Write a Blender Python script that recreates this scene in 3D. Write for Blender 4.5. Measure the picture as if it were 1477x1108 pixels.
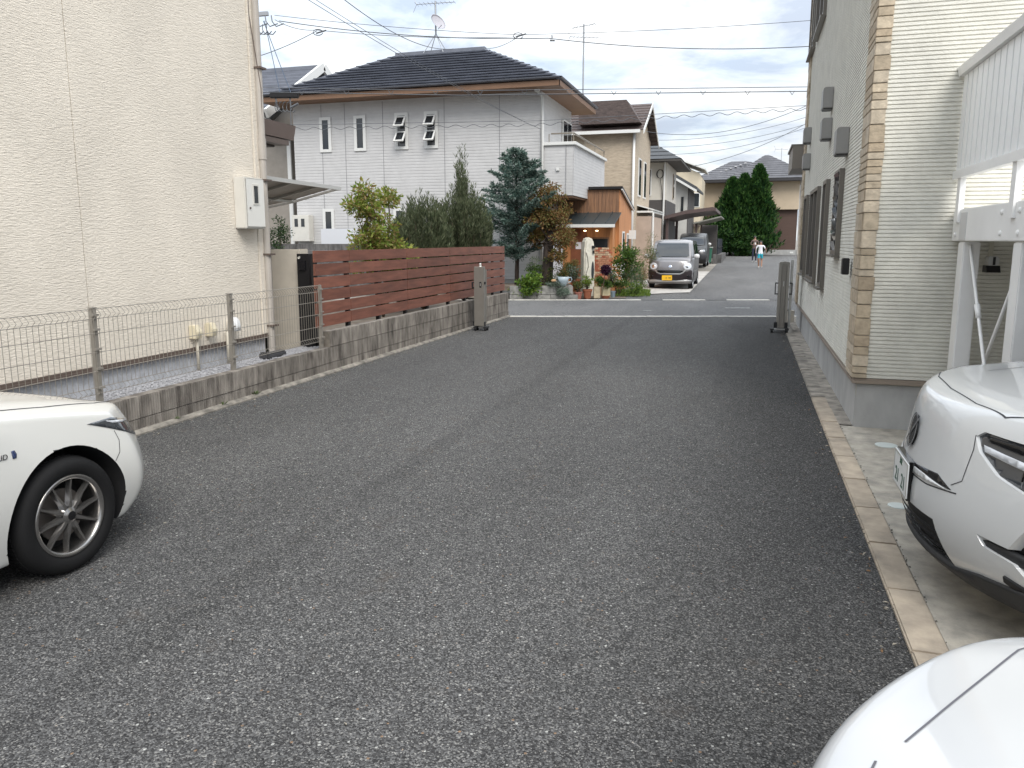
import bpy, bmesh, math, random
import numpy as np
from mathutils import Vector, Matrix, Euler
from mathutils.bvhtree import BVHTree
random.seed(7); np.random.seed(7)
S = bpy.context.scene
for o in list(bpy.data.objects): bpy.data.objects.remove(o)
COL = S.collection
R = math.radians

# ------------------------------------------------------------------ camera
cam = bpy.data.cameras.new('camera'); camo = bpy.data.objects.new('camera', cam); COL.objects.link(camo)
camo.location = (0, 0, 1.66); camo.rotation_euler = (R(90 - 9.3), 0, R(16.9))
cam.sensor_width = 36; cam.lens = 36 * 1114 / 1477; cam.shift_y = -(554 - 528.9) / 1477
cam.clip_start = .05; cam.clip_end = 3000
S.camera = camo
S.render.resolution_x = 1024; S.render.resolution_y = 768

# ------------------------------------------------------------------ world and sun
SUN_EL, SUN_AZ = 48, 146          # azimuth clockwise from +Y: behind the camera, to the right
wd = bpy.data.worlds.new('World'); S.world = wd; wd.use_nodes = True
nt = wd.node_tree; nt.nodes.clear()
def N(t, kind, **kw):
    n = t.nodes.new(kind)
    for k, v in kw.items():
        if hasattr(n, k): setattr(n, k, v)
        else: n.inputs[k.replace('_', ' ')].default_value = v
    return n
def LK(t, a, b): t.links.new(a, b)
sky = N(nt, 'ShaderNodeTexSky', sky_type='NISHITA', sun_disc=False, sun_elevation=R(SUN_EL), sun_rotation=R(SUN_AZ),
        air_density=1.2, dust_density=1.5, ozone_density=2.0)
bg1 = N(nt, 'ShaderNodeBackground'); bg1.inputs['Strength'].default_value = .085
LK(nt, sky.outputs[0], bg1.inputs[0])
tc = N(nt, 'ShaderNodeTexCoord'); sep = N(nt, 'ShaderNodeSeparateXYZ'); LK(nt, tc.outputs['Generated'], sep.inputs[0])
def mth(t, op, a, b=None, c=None, clamp=False):
    n = t.nodes.new('ShaderNodeMath'); n.operation = op; n.use_clamp = clamp
    for i, v in enumerate((a, b, c)):
        if v is None: continue
        if isinstance(v, (int, float)): n.inputs[i].default_value = v
        else: t.links.new(v, n.inputs[i])
    return n.outputs[0]
zz = mth(nt, 'ADD', mth(nt, 'MAXIMUM', sep.outputs[2], 0.0), .16)
cmb = N(nt, 'ShaderNodeCombineXYZ')
LK(nt, mth(nt, 'DIVIDE', sep.outputs[0], zz), cmb.inputs[0]); LK(nt, mth(nt, 'DIVIDE', sep.outputs[1], zz), cmb.inputs[1])
n1 = N(nt, 'ShaderNodeTexNoise', Scale=1.9, Detail=9.0, Roughness=.60); n1.inputs['Distortion'].default_value = .35
mp = N(nt, 'ShaderNodeMapping'); mp.inputs['Location'].default_value = (4.3, 1.2, 0); LK(nt, cmb.outputs[0], mp.inputs[0]); LK(nt, mp.outputs[0], n1.inputs['Vector'])
n2 = N(nt, 'ShaderNodeTexNoise', Scale=.8, Detail=6.0, Roughness=.5); LK(nt, cmb.outputs[0], n2.inputs['Vector'])
cr = N(nt, 'ShaderNodeValToRGB'); LK(nt, n1.outputs['Fac'], cr.inputs[0])
e = cr.color_ramp.elements
e[0].position = .38; e[0].color = (.46, .52, .62, 1)
e[1].position = .64; e[1].color = (.92, .93, .93, 1)
m_ = e.new(.50); m_.color = (.68, .73, .79, 1)
bg2 = N(nt, 'ShaderNodeBackground'); LK(nt, cr.outputs[0], bg2.inputs[0])
# overcast sky: the cloud deck brightens from horizon to zenith
LK(nt, mth(nt, 'MULTIPLY_ADD', mth(nt, 'MAXIMUM', sep.outputs[2], 0.0), .64, .335), bg2.inputs['Strength'])
cov = N(nt, 'ShaderNodeMapRange'); LK(nt, n2.outputs['Fac'], cov.inputs[0])
cov.inputs[1].default_value = .30; cov.inputs[2].default_value = .52; cov.inputs[3].default_value = .72; cov.inputs[4].default_value = 1.0
mx = N(nt, 'ShaderNodeMixShader'); LK(nt, cov.outputs[0], mx.inputs[0]); LK(nt, bg1.outputs[0], mx.inputs[1]); LK(nt, bg2.outputs[0], mx.inputs[2])
wo = N(nt, 'ShaderNodeOutputWorld'); LK(nt, mx.outputs[0], wo.inputs[0])
sl = bpy.data.lights.new('sun', 'SUN'); sl.energy = .95; sl.angle = R(32); sl.color = (1, .955, .89)
so = bpy.data.objects.new('sun', sl); COL.objects.link(so)
_d = Vector((math.sin(R(SUN_AZ)) * math.cos(R(SUN_EL)), math.cos(R(SUN_AZ)) * math.cos(R(SUN_EL)), math.sin(R(SUN_EL))))
so.rotation_euler = _d.to_track_quat('Z', 'Y').to_euler(); so.location = _d * 40
S.view_settings.view_transform = 'Standard'; S.view_settings.look = 'None'; S.view_settings.gamma = 1
S.view_settings.use_curve_mapping = False; S.view_settings.exposure = 1.66
S.render.engine = 'CYCLES'

# ------------------------------------------------------------------ materials
MATS = {}
def mat(name, col, rough=.6, metal=0, var=0, vscale=3, bump=0, bscale=60, bstretch=(1, 1, 1), coat=0, spec=None, col2=None, vstretch=(1, 1, 1), detail=4, emit=None, trans=0, bdist=.01, orand=0):
    """one procedural material: base colour with noise variation and fine relief, object-independent (world) coordinates"""
    if name in MATS: return MATS[name]
    m = bpy.data.materials.new(name); m.use_nodes = True; t = m.node_tree
    b = t.nodes['Principled BSDF']; b.inputs['Roughness'].default_value = rough; b.inputs['Metallic'].default_value = metal
    b.inputs['Base Color'].default_value = (*col, 1)
    if coat: b.inputs['Coat Weight'].default_value = coat; b.inputs['Coat Roughness'].default_value = .04
    if spec is not None: b.inputs['Specular IOR Level'].default_value = spec
    if trans: b.inputs['Transmission Weight'].default_value = trans
    if emit: b.inputs['Emission Color'].default_value = (*emit[:3], 1); b.inputs['Emission Strength'].default_value = emit[3]
    g = None
    def coords(st):
        nonlocal g
        if g is None: g = N(t, 'ShaderNodeNewGeometry')
        mpn = N(t, 'ShaderNodeMapping'); mpn.inputs['Scale'].default_value = st; LK(t, g.outputs['Position'], mpn.inputs[0]); return mpn.outputs[0]
    if var:
        n = N(t, 'ShaderNodeTexNoise', Scale=vscale, Detail=detail, Roughness=.62); LK(t, coords(vstretch), n.inputs['Vector'])
        r = N(t, 'ShaderNodeValToRGB'); LK(t, n.outputs['Fac'], r.inputs[0])
        c2 = col2 or tuple(max(0, c * (1 - var)) for c in col); c1 = col if col2 else tuple(min(1, c * (1 + var * .6)) for c in col)
        r.color_ramp.elements[0].position = .33; r.color_ramp.elements[1].position = .68
        r.color_ramp.elements[0].color = (*c2, 1); r.color_ramp.elements[1].color = (*c1, 1)
        LK(t, r.outputs[0], b.inputs['Base Color'])
        if orand:                                   # every piece a little lighter or darker than its neighbours
            oi = N(t, 'ShaderNodeObjectInfo'); hs = N(t, 'ShaderNodeHueSaturation'); LK(t, r.outputs[0], hs.inputs['Color'])
            LK(t, mth(t, 'MULTIPLY_ADD', oi.outputs['Random'], orand, 1 - orand / 2), hs.inputs['Value']); LK(t, hs.outputs[0], b.inputs['Base Color'])
    if bump:
        n = N(t, 'ShaderNodeTexNoise', Scale=bscale, Detail=5, Roughness=.6); LK(t, coords(bstretch), n.inputs['Vector'])
        bp = N(t, 'ShaderNodeBump'); bp.inputs['Strength'].default_value = bump; bp.inputs['Distance'].default_value = bdist
        LK(t, n.outputs['Fac'], bp.inputs['Height']); LK(t, bp.outputs[0], b.inputs['Normal'])
    MATS[name] = m; return m

def asphalt(name, lo, hi, speck, seam=None, scale=150):
    m = bpy.data.materials.new(name); m.use_nodes = True; t = m.node_tree; b = t.nodes['Principled BSDF']
    g = N(t, 'ShaderNodeNewGeometry'); P_ = g.outputs['Position']
    v = N(t, 'ShaderNodeTexVoronoi', Scale=scale); v.inputs['Randomness'].default_value = 1; LK(t, P_, v.inputs['Vector'])
    v2 = N(t, 'ShaderNodeTexVoronoi', Scale=scale * .42); LK(t, P_, v2.inputs['Vector'])
    sc = N(t, 'ShaderNodeSeparateColor'); LK(t, v.outputs['Color'], sc.inputs[0])
    sc2 = N(t, 'ShaderNodeSeparateColor'); LK(t, v2.outputs['Color'], sc2.inputs[0])
    rp = N(t, 'ShaderNodeValToRGB'); LK(t, sc.outputs[0], rp.inputs[0]); E_ = rp.color_ramp.elements
    E_[0].position = 0; E_[0].color = (lo * .42, lo * .42, lo * .43, 1)
    E_[1].position = 1; E_[1].color = (hi * 1.9, hi * 1.85, hi * 1.75, 1)
    k = E_.new(.45); k.color = (lo, lo * .99, lo * .98, 1); k = E_.new(.85); k.color = (hi, hi, hi * 1.0, 1)
    # few large pale stones
    sp = N(t, 'ShaderNodeMapRange'); LK(t, sc2.outputs[1], sp.inputs[0]); sp.inputs[1].default_value = 1 - speck; sp.inputs[2].default_value = 1 - speck + .004
    dn = N(t, 'ShaderNodeMapRange'); LK(t, v2.outputs['Distance'], dn.inputs[0]); dn.inputs[1].default_value = .42; dn.inputs[2].default_value = .32
    spf = mth(t, 'MULTIPLY', sp.outputs[0], dn.outputs[0])
    stone = N(t, 'ShaderNodeMix', data_type='RGBA'); LK(t, spf, stone.inputs['Factor']); LK(t, rp.outputs[0], stone.inputs['A'])
    sc3 = N(t, 'ShaderNodeValToRGB'); LK(t, sc2.outputs[2], sc3.inputs[0]); sc3.color_ramp.elements[0].color = (.22, .15, .10, 1); sc3.color_ramp.elements[1].color = (.42, .42, .40, 1); sc3.color_ramp.elements[0].position = .1; sc3.color_ramp.elements[1].position = .35
    LK(t, sc3.outputs[0], stone.inputs['B'])
    # broad tone: wear, damp patches
    nz = N(t, 'ShaderNodeTexNoise', Scale=.55, Detail=6, Roughness=.6); mpn = N(t, 'ShaderNodeMapping'); mpn.inputs['Scale'].default_value = (1.6, .5, 1); LK(t, P_, mpn.inputs[0]); LK(t, mpn.outputs[0], nz.inputs['Vector'])
    nz2 = N(t, 'ShaderNodeTexNoise', Scale=9, Detail=3); LK(t, P_, nz2.inputs['Vector'])
    f = mth(t, 'ADD', mth(t, 'MULTIPLY', nz.outputs['Fac'], .75), mth(t, 'MULTIPLY', nz2.outputs['Fac'], .35))
    f = mth(t, 'ADD', f, .46)
    if seam is not None:
        sx = N(t, 'ShaderNodeSeparateXYZ'); LK(t, P_, sx.inputs[0])
        wob = N(t, 'ShaderNodeTexNoise', Scale=1.1, Detail=3); LK(t, P_, wob.inputs['Vector'])
        xs = mth(t, 'ADD', sx.outputs[0], mth(t, 'MULTIPLY', mth(t, 'SUBTRACT', wob.outputs['Fac'], .5), .10))
        d1 = mth(t, 'ABSOLUTE', mth(t, 'SUBTRACT', xs, seam))
        l1 = N(t, 'ShaderNodeMapRange', interpolation_type='SMOOTHSTEP'); LK(t, d1, l1.inputs[0]); l1.inputs[1].default_value = .01; l1.inputs[2].default_value = .16; l1.inputs[3].default_value = .86; l1.inputs[4].default_value = 1
        f = mth(t, 'MULTIPLY', f, l1.outputs[0])
        # the tone darkens towards the right kerb
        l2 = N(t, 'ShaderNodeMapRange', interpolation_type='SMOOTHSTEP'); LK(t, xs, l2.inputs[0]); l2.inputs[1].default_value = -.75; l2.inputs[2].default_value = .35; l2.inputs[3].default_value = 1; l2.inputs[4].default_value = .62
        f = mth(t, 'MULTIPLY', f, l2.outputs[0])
    sn = N(t, 'ShaderNodeTexNoise', Scale=2.6, Detail=7, Roughness=.7); LK(t, P_, sn.inputs['Vector'])
    st = N(t, 'ShaderNodeMapRange'); LK(t, sn.outputs['Fac'], st.inputs[0]); st.inputs[1].default_value = .60; st.inputs[2].default_value = .74; st.inputs[4].default_value = .55
    rust = N(t, 'ShaderNodeMix', data_type='RGBA'); LK(t, st.outputs[0], rust.inputs['Factor']); LK(t, stone.outputs['Result'], rust.inputs['A']); rust.inputs['B'].default_value = (lo * 1.25, lo * .98, lo * .78, 1)
    stone = rust
    fin = N(t, 'ShaderNodeMix', data_type='RGBA', blend_type='MULTIPLY'); fin.inputs['Factor'].default_value = 1
    LK(t, stone.outputs['Result'], fin.inputs['A']); cc = N(t, 'ShaderNodeCombineColor'); [LK(t, f, cc.inputs[i]) for i in range(3)]; LK(t, cc.outputs[0], fin.inputs['B'])
    LK(t, fin.outputs['Result'], b.inputs['Base Color']); b.inputs['Roughness'].default_value = .88; b.inputs['Specular IOR Level'].default_value = .18
    bp = N(t, 'ShaderNodeBump'); bp.inputs['Strength'].default_value = .9; bp.inputs['Distance'].default_value = .006; bp.invert = True
    h = mth(t, 'ADD', v.outputs['Distance'], mth(t, 'MULTIPLY', v2.outputs['Distance'], .8)); LK(t, h, bp.inputs['Height']); LK(t, bp.outputs[0], b.inputs['Normal'])
    MATS[name] = m; return m

# ------------------------------------------------------------------ object helpers
WM = {}                                           # world matrix of every object made here
def reg(o, M): WM[o.name] = M; return o
def thing(name, label, cat, loc=(0, 0, 0), rz=0, group=None):
    o = bpy.data.objects.new(name, None); COL.objects.link(o); o.empty_display_size = .1
    o.location = loc; o.rotation_euler = (0, 0, rz); o['label'] = label; o['category'] = cat
    if group: o['group'] = group
    return reg(o, Matrix.Translation(loc) @ Matrix.Rotation(rz, 4, 'Z'))
def tag(o, label, cat, group=None, kind=None):
    if label: o['label'] = label
    if cat: o['category'] = cat
    if group: o['group'] = group
    if kind: o['kind'] = kind
    return o
def place(name, me, parent=None, M=None):
    """object of an existing mesh; M is where the mesh's local frame sits in the world"""
    o = bpy.data.objects.new(name, me); COL.objects.link(o)
    if parent is not None:
        o.parent = parent; PM = WM[parent.name]
        if M is None: M = PM
        else: o.matrix_local = PM.inverted() @ M
    elif M is not None: o.matrix_local = M
    return reg(o, M if M is not None else Matrix.Identity(4))
class MB:
    def __init__(s): s.v = []; s.f = []; s.m = []; s.cm = 0
    def quad(s, *p):
        i = len(s.v); s.v += [tuple(q) for q in p]; s.f.append(tuple(range(i, i + len(p)))); s.m.append(s.cm); return s
    def box(s, a, b, M=None):
        x0, y0, z0 = a; x1, y1, z1 = b
        c = [(x0, y0, z0), (x1, y0, z0), (x1, y1, z0), (x0, y1, z0), (x0, y0, z1), (x1, y0, z1), (x1, y1, z1), (x0, y1, z1)]
        if M is not None: c = [tuple(M @ Vector(q)) for q in c]
        i = len(s.v); s.v += c
        for q in ((0, 3, 2, 1), (4, 5, 6, 7), (0, 1, 5, 4), (1, 2, 6, 5), (2, 3, 7, 6), (3, 0, 4, 7)): s.f.append(tuple(i + k for k in q)); s.m.append(s.cm)
        return s
    def beam(s, p, q, w, h=None, up=(0, 0, 1)):
        """rectangular bar from p to q"""
        p, q = Vector(p), Vector(q); h = h or w; d = (q - p); L = d.length; d.normalize(); u = Vector(up)
        if abs(d.dot(u)) > .98: u = Vector((0, 1, 0))
        a = d.cross(u).normalized(); u = a.cross(d)
        M = Matrix((( *[a.x, d.x, u.x], p.x), (*[a.y, d.y, u.y], p.y), (*[a.z, d.z, u.z], p.z), (0, 0, 0, 1)))
        return s.box((-w / 2, 0, -h / 2), (w / 2, L, h / 2), M)
    def tube(s, pts, r, n=6, r1=None, cap=True):
        pts = [Vector(p) for p in pts]; k = len(pts); i0 = len(s.v)
        for j, p in enumerate(pts):
            d = (pts[min(j + 1, k - 1)] - pts[max(j - 1, 0)]).normalized()
            u = Vector((0, 0, 1)) if abs(d.z) < .9 else Vector((1, 0, 0))
            a = d.cross(u).normalized(); b_ = d.cross(a)
            rr = r[j] if isinstance(r, (list, tuple)) else (r if r1 is None else r + (r1 - r) * j / (k - 1))
            for t_ in range(n):
                w = 2 * math.pi * t_ / n; s.v.append(tuple(p + a * (rr * math.cos(w)) + b_ * (rr * math.sin(w))))
        for j in range(k - 1):
            for t_ in range(n):
                s.f.append((i0 + j * n + t_, i0 + j * n + (t_ + 1) % n, i0 + (j + 1) * n + (t_ + 1) % n, i0 + (j + 1) * n + t_)); s.m.append(s.cm)
        if cap:
            s.f.append(tuple(i0 + t_ for t_ in range(n))); s.m.append(s.cm)
            s.f.append(tuple(i0 + (k - 1) * n + t_ for t_ in range(n))[::-1]); s.m.append(s.cm)
        return s
    def lathe(s, prof, M=None, n=24, close=False):
        """prof: (r, h) pairs turned round local z"""
        i0 = len(s.v); k = len(prof)
        for r_, h in prof:
            for t_ in range(n):
                w = 2 * math.pi * t_ / n; q = Vector((r_ * math.cos(w), r_ * math.sin(w), h)); s.v.append(tuple(M @ q if M is not None else q))
        for j in range(k - 1 + (1 if close else 0)):
            j2 = (j + 1) % k
            for t_ in range(n):
                s.f.append((i0 + j * n + t_, i0 + j * n + (t_ + 1) % n, i0 + j2 * n + (t_ + 1) % n, i0 + j2 * n + t_)); s.m.append(s.cm)
        return s
    def prism(s, poly, axis, a, b):
        """poly of 2-D points extruded from a to b along axis (0 x: (y,z); 1 y: (x,z); 2 z: (x,y))"""
        def P3(u, w, h): return {0: (h, u, w), 1: (u, h, w), 2: (u, w, h)}[axis]
        n = len(poly); i = len(s.v)
        s.v += [P3(u, w, a) for u, w in poly] + [P3(u, w, b) for u, w in poly]
        s.f.append(tuple(range(i + n - 1, i - 1, -1))); s.f.append(tuple(range(i + n, i + 2 * n))); s.m += [s.cm, s.cm]
        for k in range(n): s.f.append((i + k, i + (k + 1) % n, i + n + (k + 1) % n, i + n + k)); s.m.append(s.cm)
        return s
    def mesh(s, name, mats, inv=None, smooth=False, bevel=0):
        me = bpy.data.meshes.new(name); v = s.v
        if inv is not None: v = [tuple(inv @ Vector(q)) for q in v]
        me.from_pydata(v, [], s.f)
        for mm in (mats if isinstance(mats, (list, tuple)) else [mats]): me.materials.append(mm)
        if any(s.m): me.polygons.foreach_set('material_index', s.m)
        bm = bmesh.new(); bm.from_mesh(me)
        bmesh.ops.recalc_face_normals(bm, faces=bm.faces)
        if bevel: bmesh.ops.bevel(bm, geom=[e_ for e_ in bm.edges if e_.is_manifold and e_.calc_face_angle(0) > .5], offset=bevel, segments=2, affect='EDGES', clamp_overlap=True)
        bm.to_mesh(me); bm.free()
        if smooth: me.polygons.foreach_set('use_smooth', [True] * len(me.polygons))
        me.update(); return me
    def build(s, name, mats, parent=None, smooth=False, bevel=0, local=False):
        """vertices are world coordinates unless local=True (then the parent's frame)"""
        inv = None if (parent is None or local) else WM[parent.name].inverted()
        return place(name, s.mesh(name, mats, inv, smooth, bevel), parent)
def sheet(name, pts, z, m, kind='structure', parent=None):
    mb = MB(); mb.quad(*[(p[0], p[1], z(p[0], p[1]) if callable(z) else z) for p in pts]); o = mb.build(name, m, parent)
    if kind and parent is None: o['kind'] = kind
    return o
def gz(x, y): return max(0.0, (y - 25) * .0139)
def lerp(a, b, t): return a + (b - a) * t
TH = R(16.9); RD = Vector((math.cos(TH), math.sin(TH), 0)); RF = Vector((-math.sin(TH), math.cos(TH), 0))   # along and across the cross road
def text_mesh(txt, size, depth=.002):
    cu = bpy.data.curves.new('t', 'FONT'); cu.body = txt; cu.size = size; cu.extrude = depth; cu.align_x = 'CENTER'; cu.align_y = 'CENTER'; cu.resolution_u = 3
    o = bpy.data.objects.new('t', cu); COL.objects.link(o); dg = bpy.context.evaluated_depsgraph_get()
    me = bpy.data.meshes.new_from_object(o.evaluated_get(dg)); bpy.data.objects.remove(o); return me
# ================================================================== setting
A_drive = asphalt('driveway asphalt', .068, .142, .034, seam=-2.35, scale=165)
A_road = asphalt('road asphalt', .125, .20, .008, scale=165)
A_street = asphalt('street asphalt', .112, .185, .004, scale=165)
CONC = mat('weathered concrete', (.44, .40, .335), .9, var=.45, vscale=7, col2=(.24, .225, .195), detail=9, bump=.5, bscale=90, bdist=.006)
CONCL = mat('pale concrete', (.44, .42, .39), .9, var=.25, vscale=4, bump=.35, bscale=80, bdist=.005)
KERB = mat('kerb stone', (.46, .385, .295), .88, var=.35, vscale=6, col2=(.26, .22, .175), detail=7, bump=.45, bscale=140, bdist=.003, orand=.22)
KERBG = mat('kerb stone dirty', (.25, .225, .19), .9, var=.55, vscale=7, detail=7, bump=.5, bscale=120, bdist=.004, orand=.3)
WHITEK = mat('white kerb', (.60, .58, .53), .85, var=.25, vscale=5, bump=.2, bscale=80)
EARTH = mat('earth', (.16, .13, .10), .95, var=.4, vscale=5, bump=.6, bscale=40, bdist=.02)
GRAVEL = mat('grey gravel', (.40, .40, .42), .9, var=.45, vscale=60, bump=.9, bscale=70, bdist=.02)

# ground sheet to the horizon (rises gently beyond the cross road)
mb = MB()
ys = [-80, 25, 65, 110, 1500]
zs = [-.04, -.04, gz(0, 65) - .04, gz(0, 110) - .04, gz(0, 110) - .04]
for i in range(4):
    mb.quad((-900, ys[i], zs[i]), (900, ys[i], zs[i]), (900, ys[i + 1], zs[i + 1]), (-900, ys[i + 1], zs[i + 1]))
g = mb.build('ground', mat('plot ground', (.25, .23, .20), .95, var=.35, vscale=.7)); g['kind'] = 'structure'
NE = lambda s: Vector((-4.967, 16.17, 0)) + RD * s          # near edge of the cross road
FE = lambda s: Vector((-6.274, 20.75, 0)) + RD * s          # far edge
def onX(line, x): p = line(0); return p.y + (x - p.x) * math.tan(TH)
sheet('driveway', [(-5.02, -9), (.72, -9), (.72, onX(NE, .72)), (-5.02, onX(NE, -5.02))], 0, A_drive)
a, b, c, d = NE(-60), NE(60), FE(60), FE(-60)
sheet('road', [a[:2], b[:2], c[:2], d[:2]], -.006, A_road)
mb = MB(); xs_ = (-1.75, 6.0)
f0 = [onX(FE, x) for x in xs_]
mb.quad((xs_[0], f0[0] - .02, .002), (xs_[1], f0[1] - .02, .002), (xs_[1], 25.02, .004), (xs_[0], 25, .004)) if f0[1] < 25 else mb.quad((xs_[0], f0[0] - .02, .002), (xs_[1], f0[1] - .02, .002), (xs_[0], 25, .004))
mb.quad((xs_[0], 25, .004), (xs_[1], 25.0, .004), (xs_[1], 70, gz(0, 70) + .004), (xs_[0], 70, gz(0, 70) + .004))
# the flared mouth of the street towards the garden
mb.quad((-4.3, onX(FE, -4.3) - .02, .002), (-1.75, f0[0] - .02, .002), (-1.75, 25, .004), (-2.1, 25, .004), (-3.4, 23.35, .003))
o = mb.build('street', A_street); o['kind'] = 'structure'
sheet('parking_pad', [(-3.55, 23.5), (-2.15, 25.05), (-1.76, 25.3), (-1.76, 38), (-3.9, 38), (-3.9, 23.3)], lambda x, y: gz(x, y) + .012, CONCL)
sheet('concrete_yard', [(.855, -9), (9, -9), (9, 7.36), (.855, 7.36)], .012, CONC)
sheet('side_strip', [(.84, 7.36), (.985, 7.36), (.985, 17.4), (.84, 17.4)], .02, KERBG)
# white edge stones of the cross road: separate pieces
kset = bpy.data.objects.new('road_edge_kerb', None); COL.objects.link(kset); kset['kind'] = 'structure'; reg(kset, Matrix.Identity(4))
kb = MB().box((0.004, -.07, -.05), (.596, .07, .016)).mesh('kerb_stone', WHITEK, bevel=.006)
for i in range(-2, 11):
    place('kerb_stone', kb, kset, Matrix.Translation(NE(i * .6)) @ Matrix.Rotation(TH, 4, 'Z') @ Matrix.Translation((0, 0, random.uniform(-.003, .003))))
for i in range(-2, 12):
    if i in (6, 9): continue
    place('kerb_stone', kb, kset, Matrix.Translation(FE(i * .6) + RF * .05) @ Matrix.Rotation(TH, 4, 'Z') @ Matrix.Translation((0, 0, -.004)))
# worn paint on the road near the right gate
mb = MB()
for (s, w, q, h) in ((5.35, .62, 2.2, .10), (3.2, .2, 1.55, .06)):
    for k in range(5):
        p = NE(s + w * k / 5) + RF * (q + random.uniform(-.02, .02)); p2 = p + RD * (w / 5.6); mb.quad((*p[:2], 0.0), (*p2[:2], 0.0), (*(p2 + RF * h * random.uniform(.6, 1))[:2], 0.0), (*(p + RF * h)[:2], 0.0))
tag(mb.build('road_paint', mat('worn white paint', (.55, .55, .53), .8, var=.4, vscale=30)), None, None, kind='structure')
# driveway kerb on the right, stones of 0.6 m
kset = bpy.data.objects.new('driveway_kerb', None); COL.objects.link(kset); kset['kind'] = 'structure'; reg(kset, Matrix.Identity(4))
kbs = [MB().box((.702, .003, -.06), (.853, .597, .02)).mesh('kerb_stone', m_, bevel=.008) for m_ in (KERB, KERBG)]
for i in range(-8, 24):
    y = .245 + i * .6
    place('kerb_stone', kbs[1 if y > 8.3 else 0], kset, Matrix.Translation((0, y, random.uniform(-.004, .004))) @ Matrix.Rotation(random.uniform(-.004, .004), 4, 'X'))
# grit and moss in the joint beside the kerb
mb = MB()
for i in range(420):
    y = random.uniform(.3, 16.8); x = (.858 if random.random() < .6 else .70) + random.gauss(0, .006); r_ = random.uniform(.0015, .005)
    mb.quad((x - r_, y - r_, .014), (x + r_, y - r_ * .6, .014), (x + r_ * .5, y + r_, .016 + r_ * .8), (x - r_, y + r_ * .8, .015))
tag(mb.build('joint_grit', mat('grit', (.10, .09, .075), .95, var=.5, vscale=30)), 'dark grit along the kerb joint', None, kind='stuff')
# round cover in the concrete yard
for (x, y, r_) in ((1.14, 6.72, .085), (.97, 5.15, .06)):
    o = MB().lathe([(0.001, .018), (r_ * .8, .020), (r_, .016), (r_, .0)], Matrix.Translation((x, y, 0)), 24).build('drain_cover', mat('pvc grey', (.50, .54, .52), .5), smooth=False)
    tag(o, 'round pale grey drain cover set in concrete ' + ('by the house foundation' if r_ > .07 else 'beside the suv number plate'), 'drain cover')

# ------------------------------------------------------------------ boundary wall of ribbed blocks
BLK = mat('ribbed concrete block', (.29, .265, .235), .95, var=.7, vscale=7.5, col2=(.075, .065, .057), vstretch=(1, 1.3, .28), detail=8, bump=.5, bscale=70, bdist=.006, orand=.26)
MORT = mat('mortar', (.17, .15, .125), .95, var=.3, vscale=10)
w = thing('boundary_wall', 'low wall of ribbed grey concrete blocks along the left of the driveway', 'wall', (-5.06, 6, 0))
MB().box((-5.115, -4, -.1), (-5.016, 8.585, .318)).box((-5.116, 8.587, -.1), (-5.016, 16.22, .518)).build('mortar', MORT, w)
def rib_block():
    mb = MB(); n = 14; L = .392; prof = []
    for k in range(n):
        y0 = L * k / n; y1 = L * (k + 1) / n
        prof += [(0.0, y0 + .002), (0.011, y0 + .007), (0.011, y1 - .007), (0.0, y1 - .002)]
    prof = [(x - .012, y) for x, y in prof] + [(-.11, L), (-.11, 0)]
    mb.prism(prof, 2, 0.004, .196)
    return mb.mesh('block', BLK)
RB = rib_block()
for z0, y_start, y_end in ((-.07, -3.4, 16.2), (.13, -3.2, 16.2), (.33, 8.59, 16.2)):
    y = y_start
    while y < y_end - .1:
        if y + .392 > y_end + .03: break
        place('block', RB, w, Matrix.Translation((-4.995 + random.uniform(-.003, .003), y, z0)))
        y += .4
# footing strip / gutter along its foot
o = MB().prism([(-5.02, -.05), (-4.945, -.05), (-4.945, .012), (-4.965, .03), (-5.02, .045)], 1, -4, 16.2).build('footing_strip', mat('footing', (.24, .22, .19), .95, var=.5, vscale=8, bump=.6, bscale=60)); o['kind'] = 'structure'
# weeds along it
LEAFG = [mat('weed leaf %d' % i, c, .6, var=.3, vscale=20) for i, c in enumerate(((.07, .10, .03), (.11, .15, .04)))]
def tuft(name, x, y, z, n, r_, h, m, label, cat='weed', group=None):
    mb = MB()
    for k in range(n):
        a = random.uniform(0, 6.28); l = random.uniform(.4, 1) * h; s_ = random.uniform(.15, 1) * r_
        p = Vector((x + math.cos(a) * s_ * .3, y + math.sin(a) * s_ * .3, z)); q = p + Vector((math.cos(a) * s_, math.sin(a) * s_, l)); wv = Vector((-math.sin(a), math.cos(a), 0)) * l * .16
        m1 = (p + q) / 2 + Vector((0, 0, l * .15)); mb.quad(p, m1 - wv, q, m1 + wv)
    o = mb.build(name, m); tag(o, label, cat, group); return o
for (y, n, s_) in ((5.75, 12, .035), (6.4, 14, .05), (6.95, 22, .06)):
    tuft('weed', -4.97, y, .03, n, s_, s_ * .9, LEAFG[1 if s_ > .08 else 0], 'small green weed growing at the foot of the ribbed block wall', 'weed', 'weeds at the wall foot')

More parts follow.
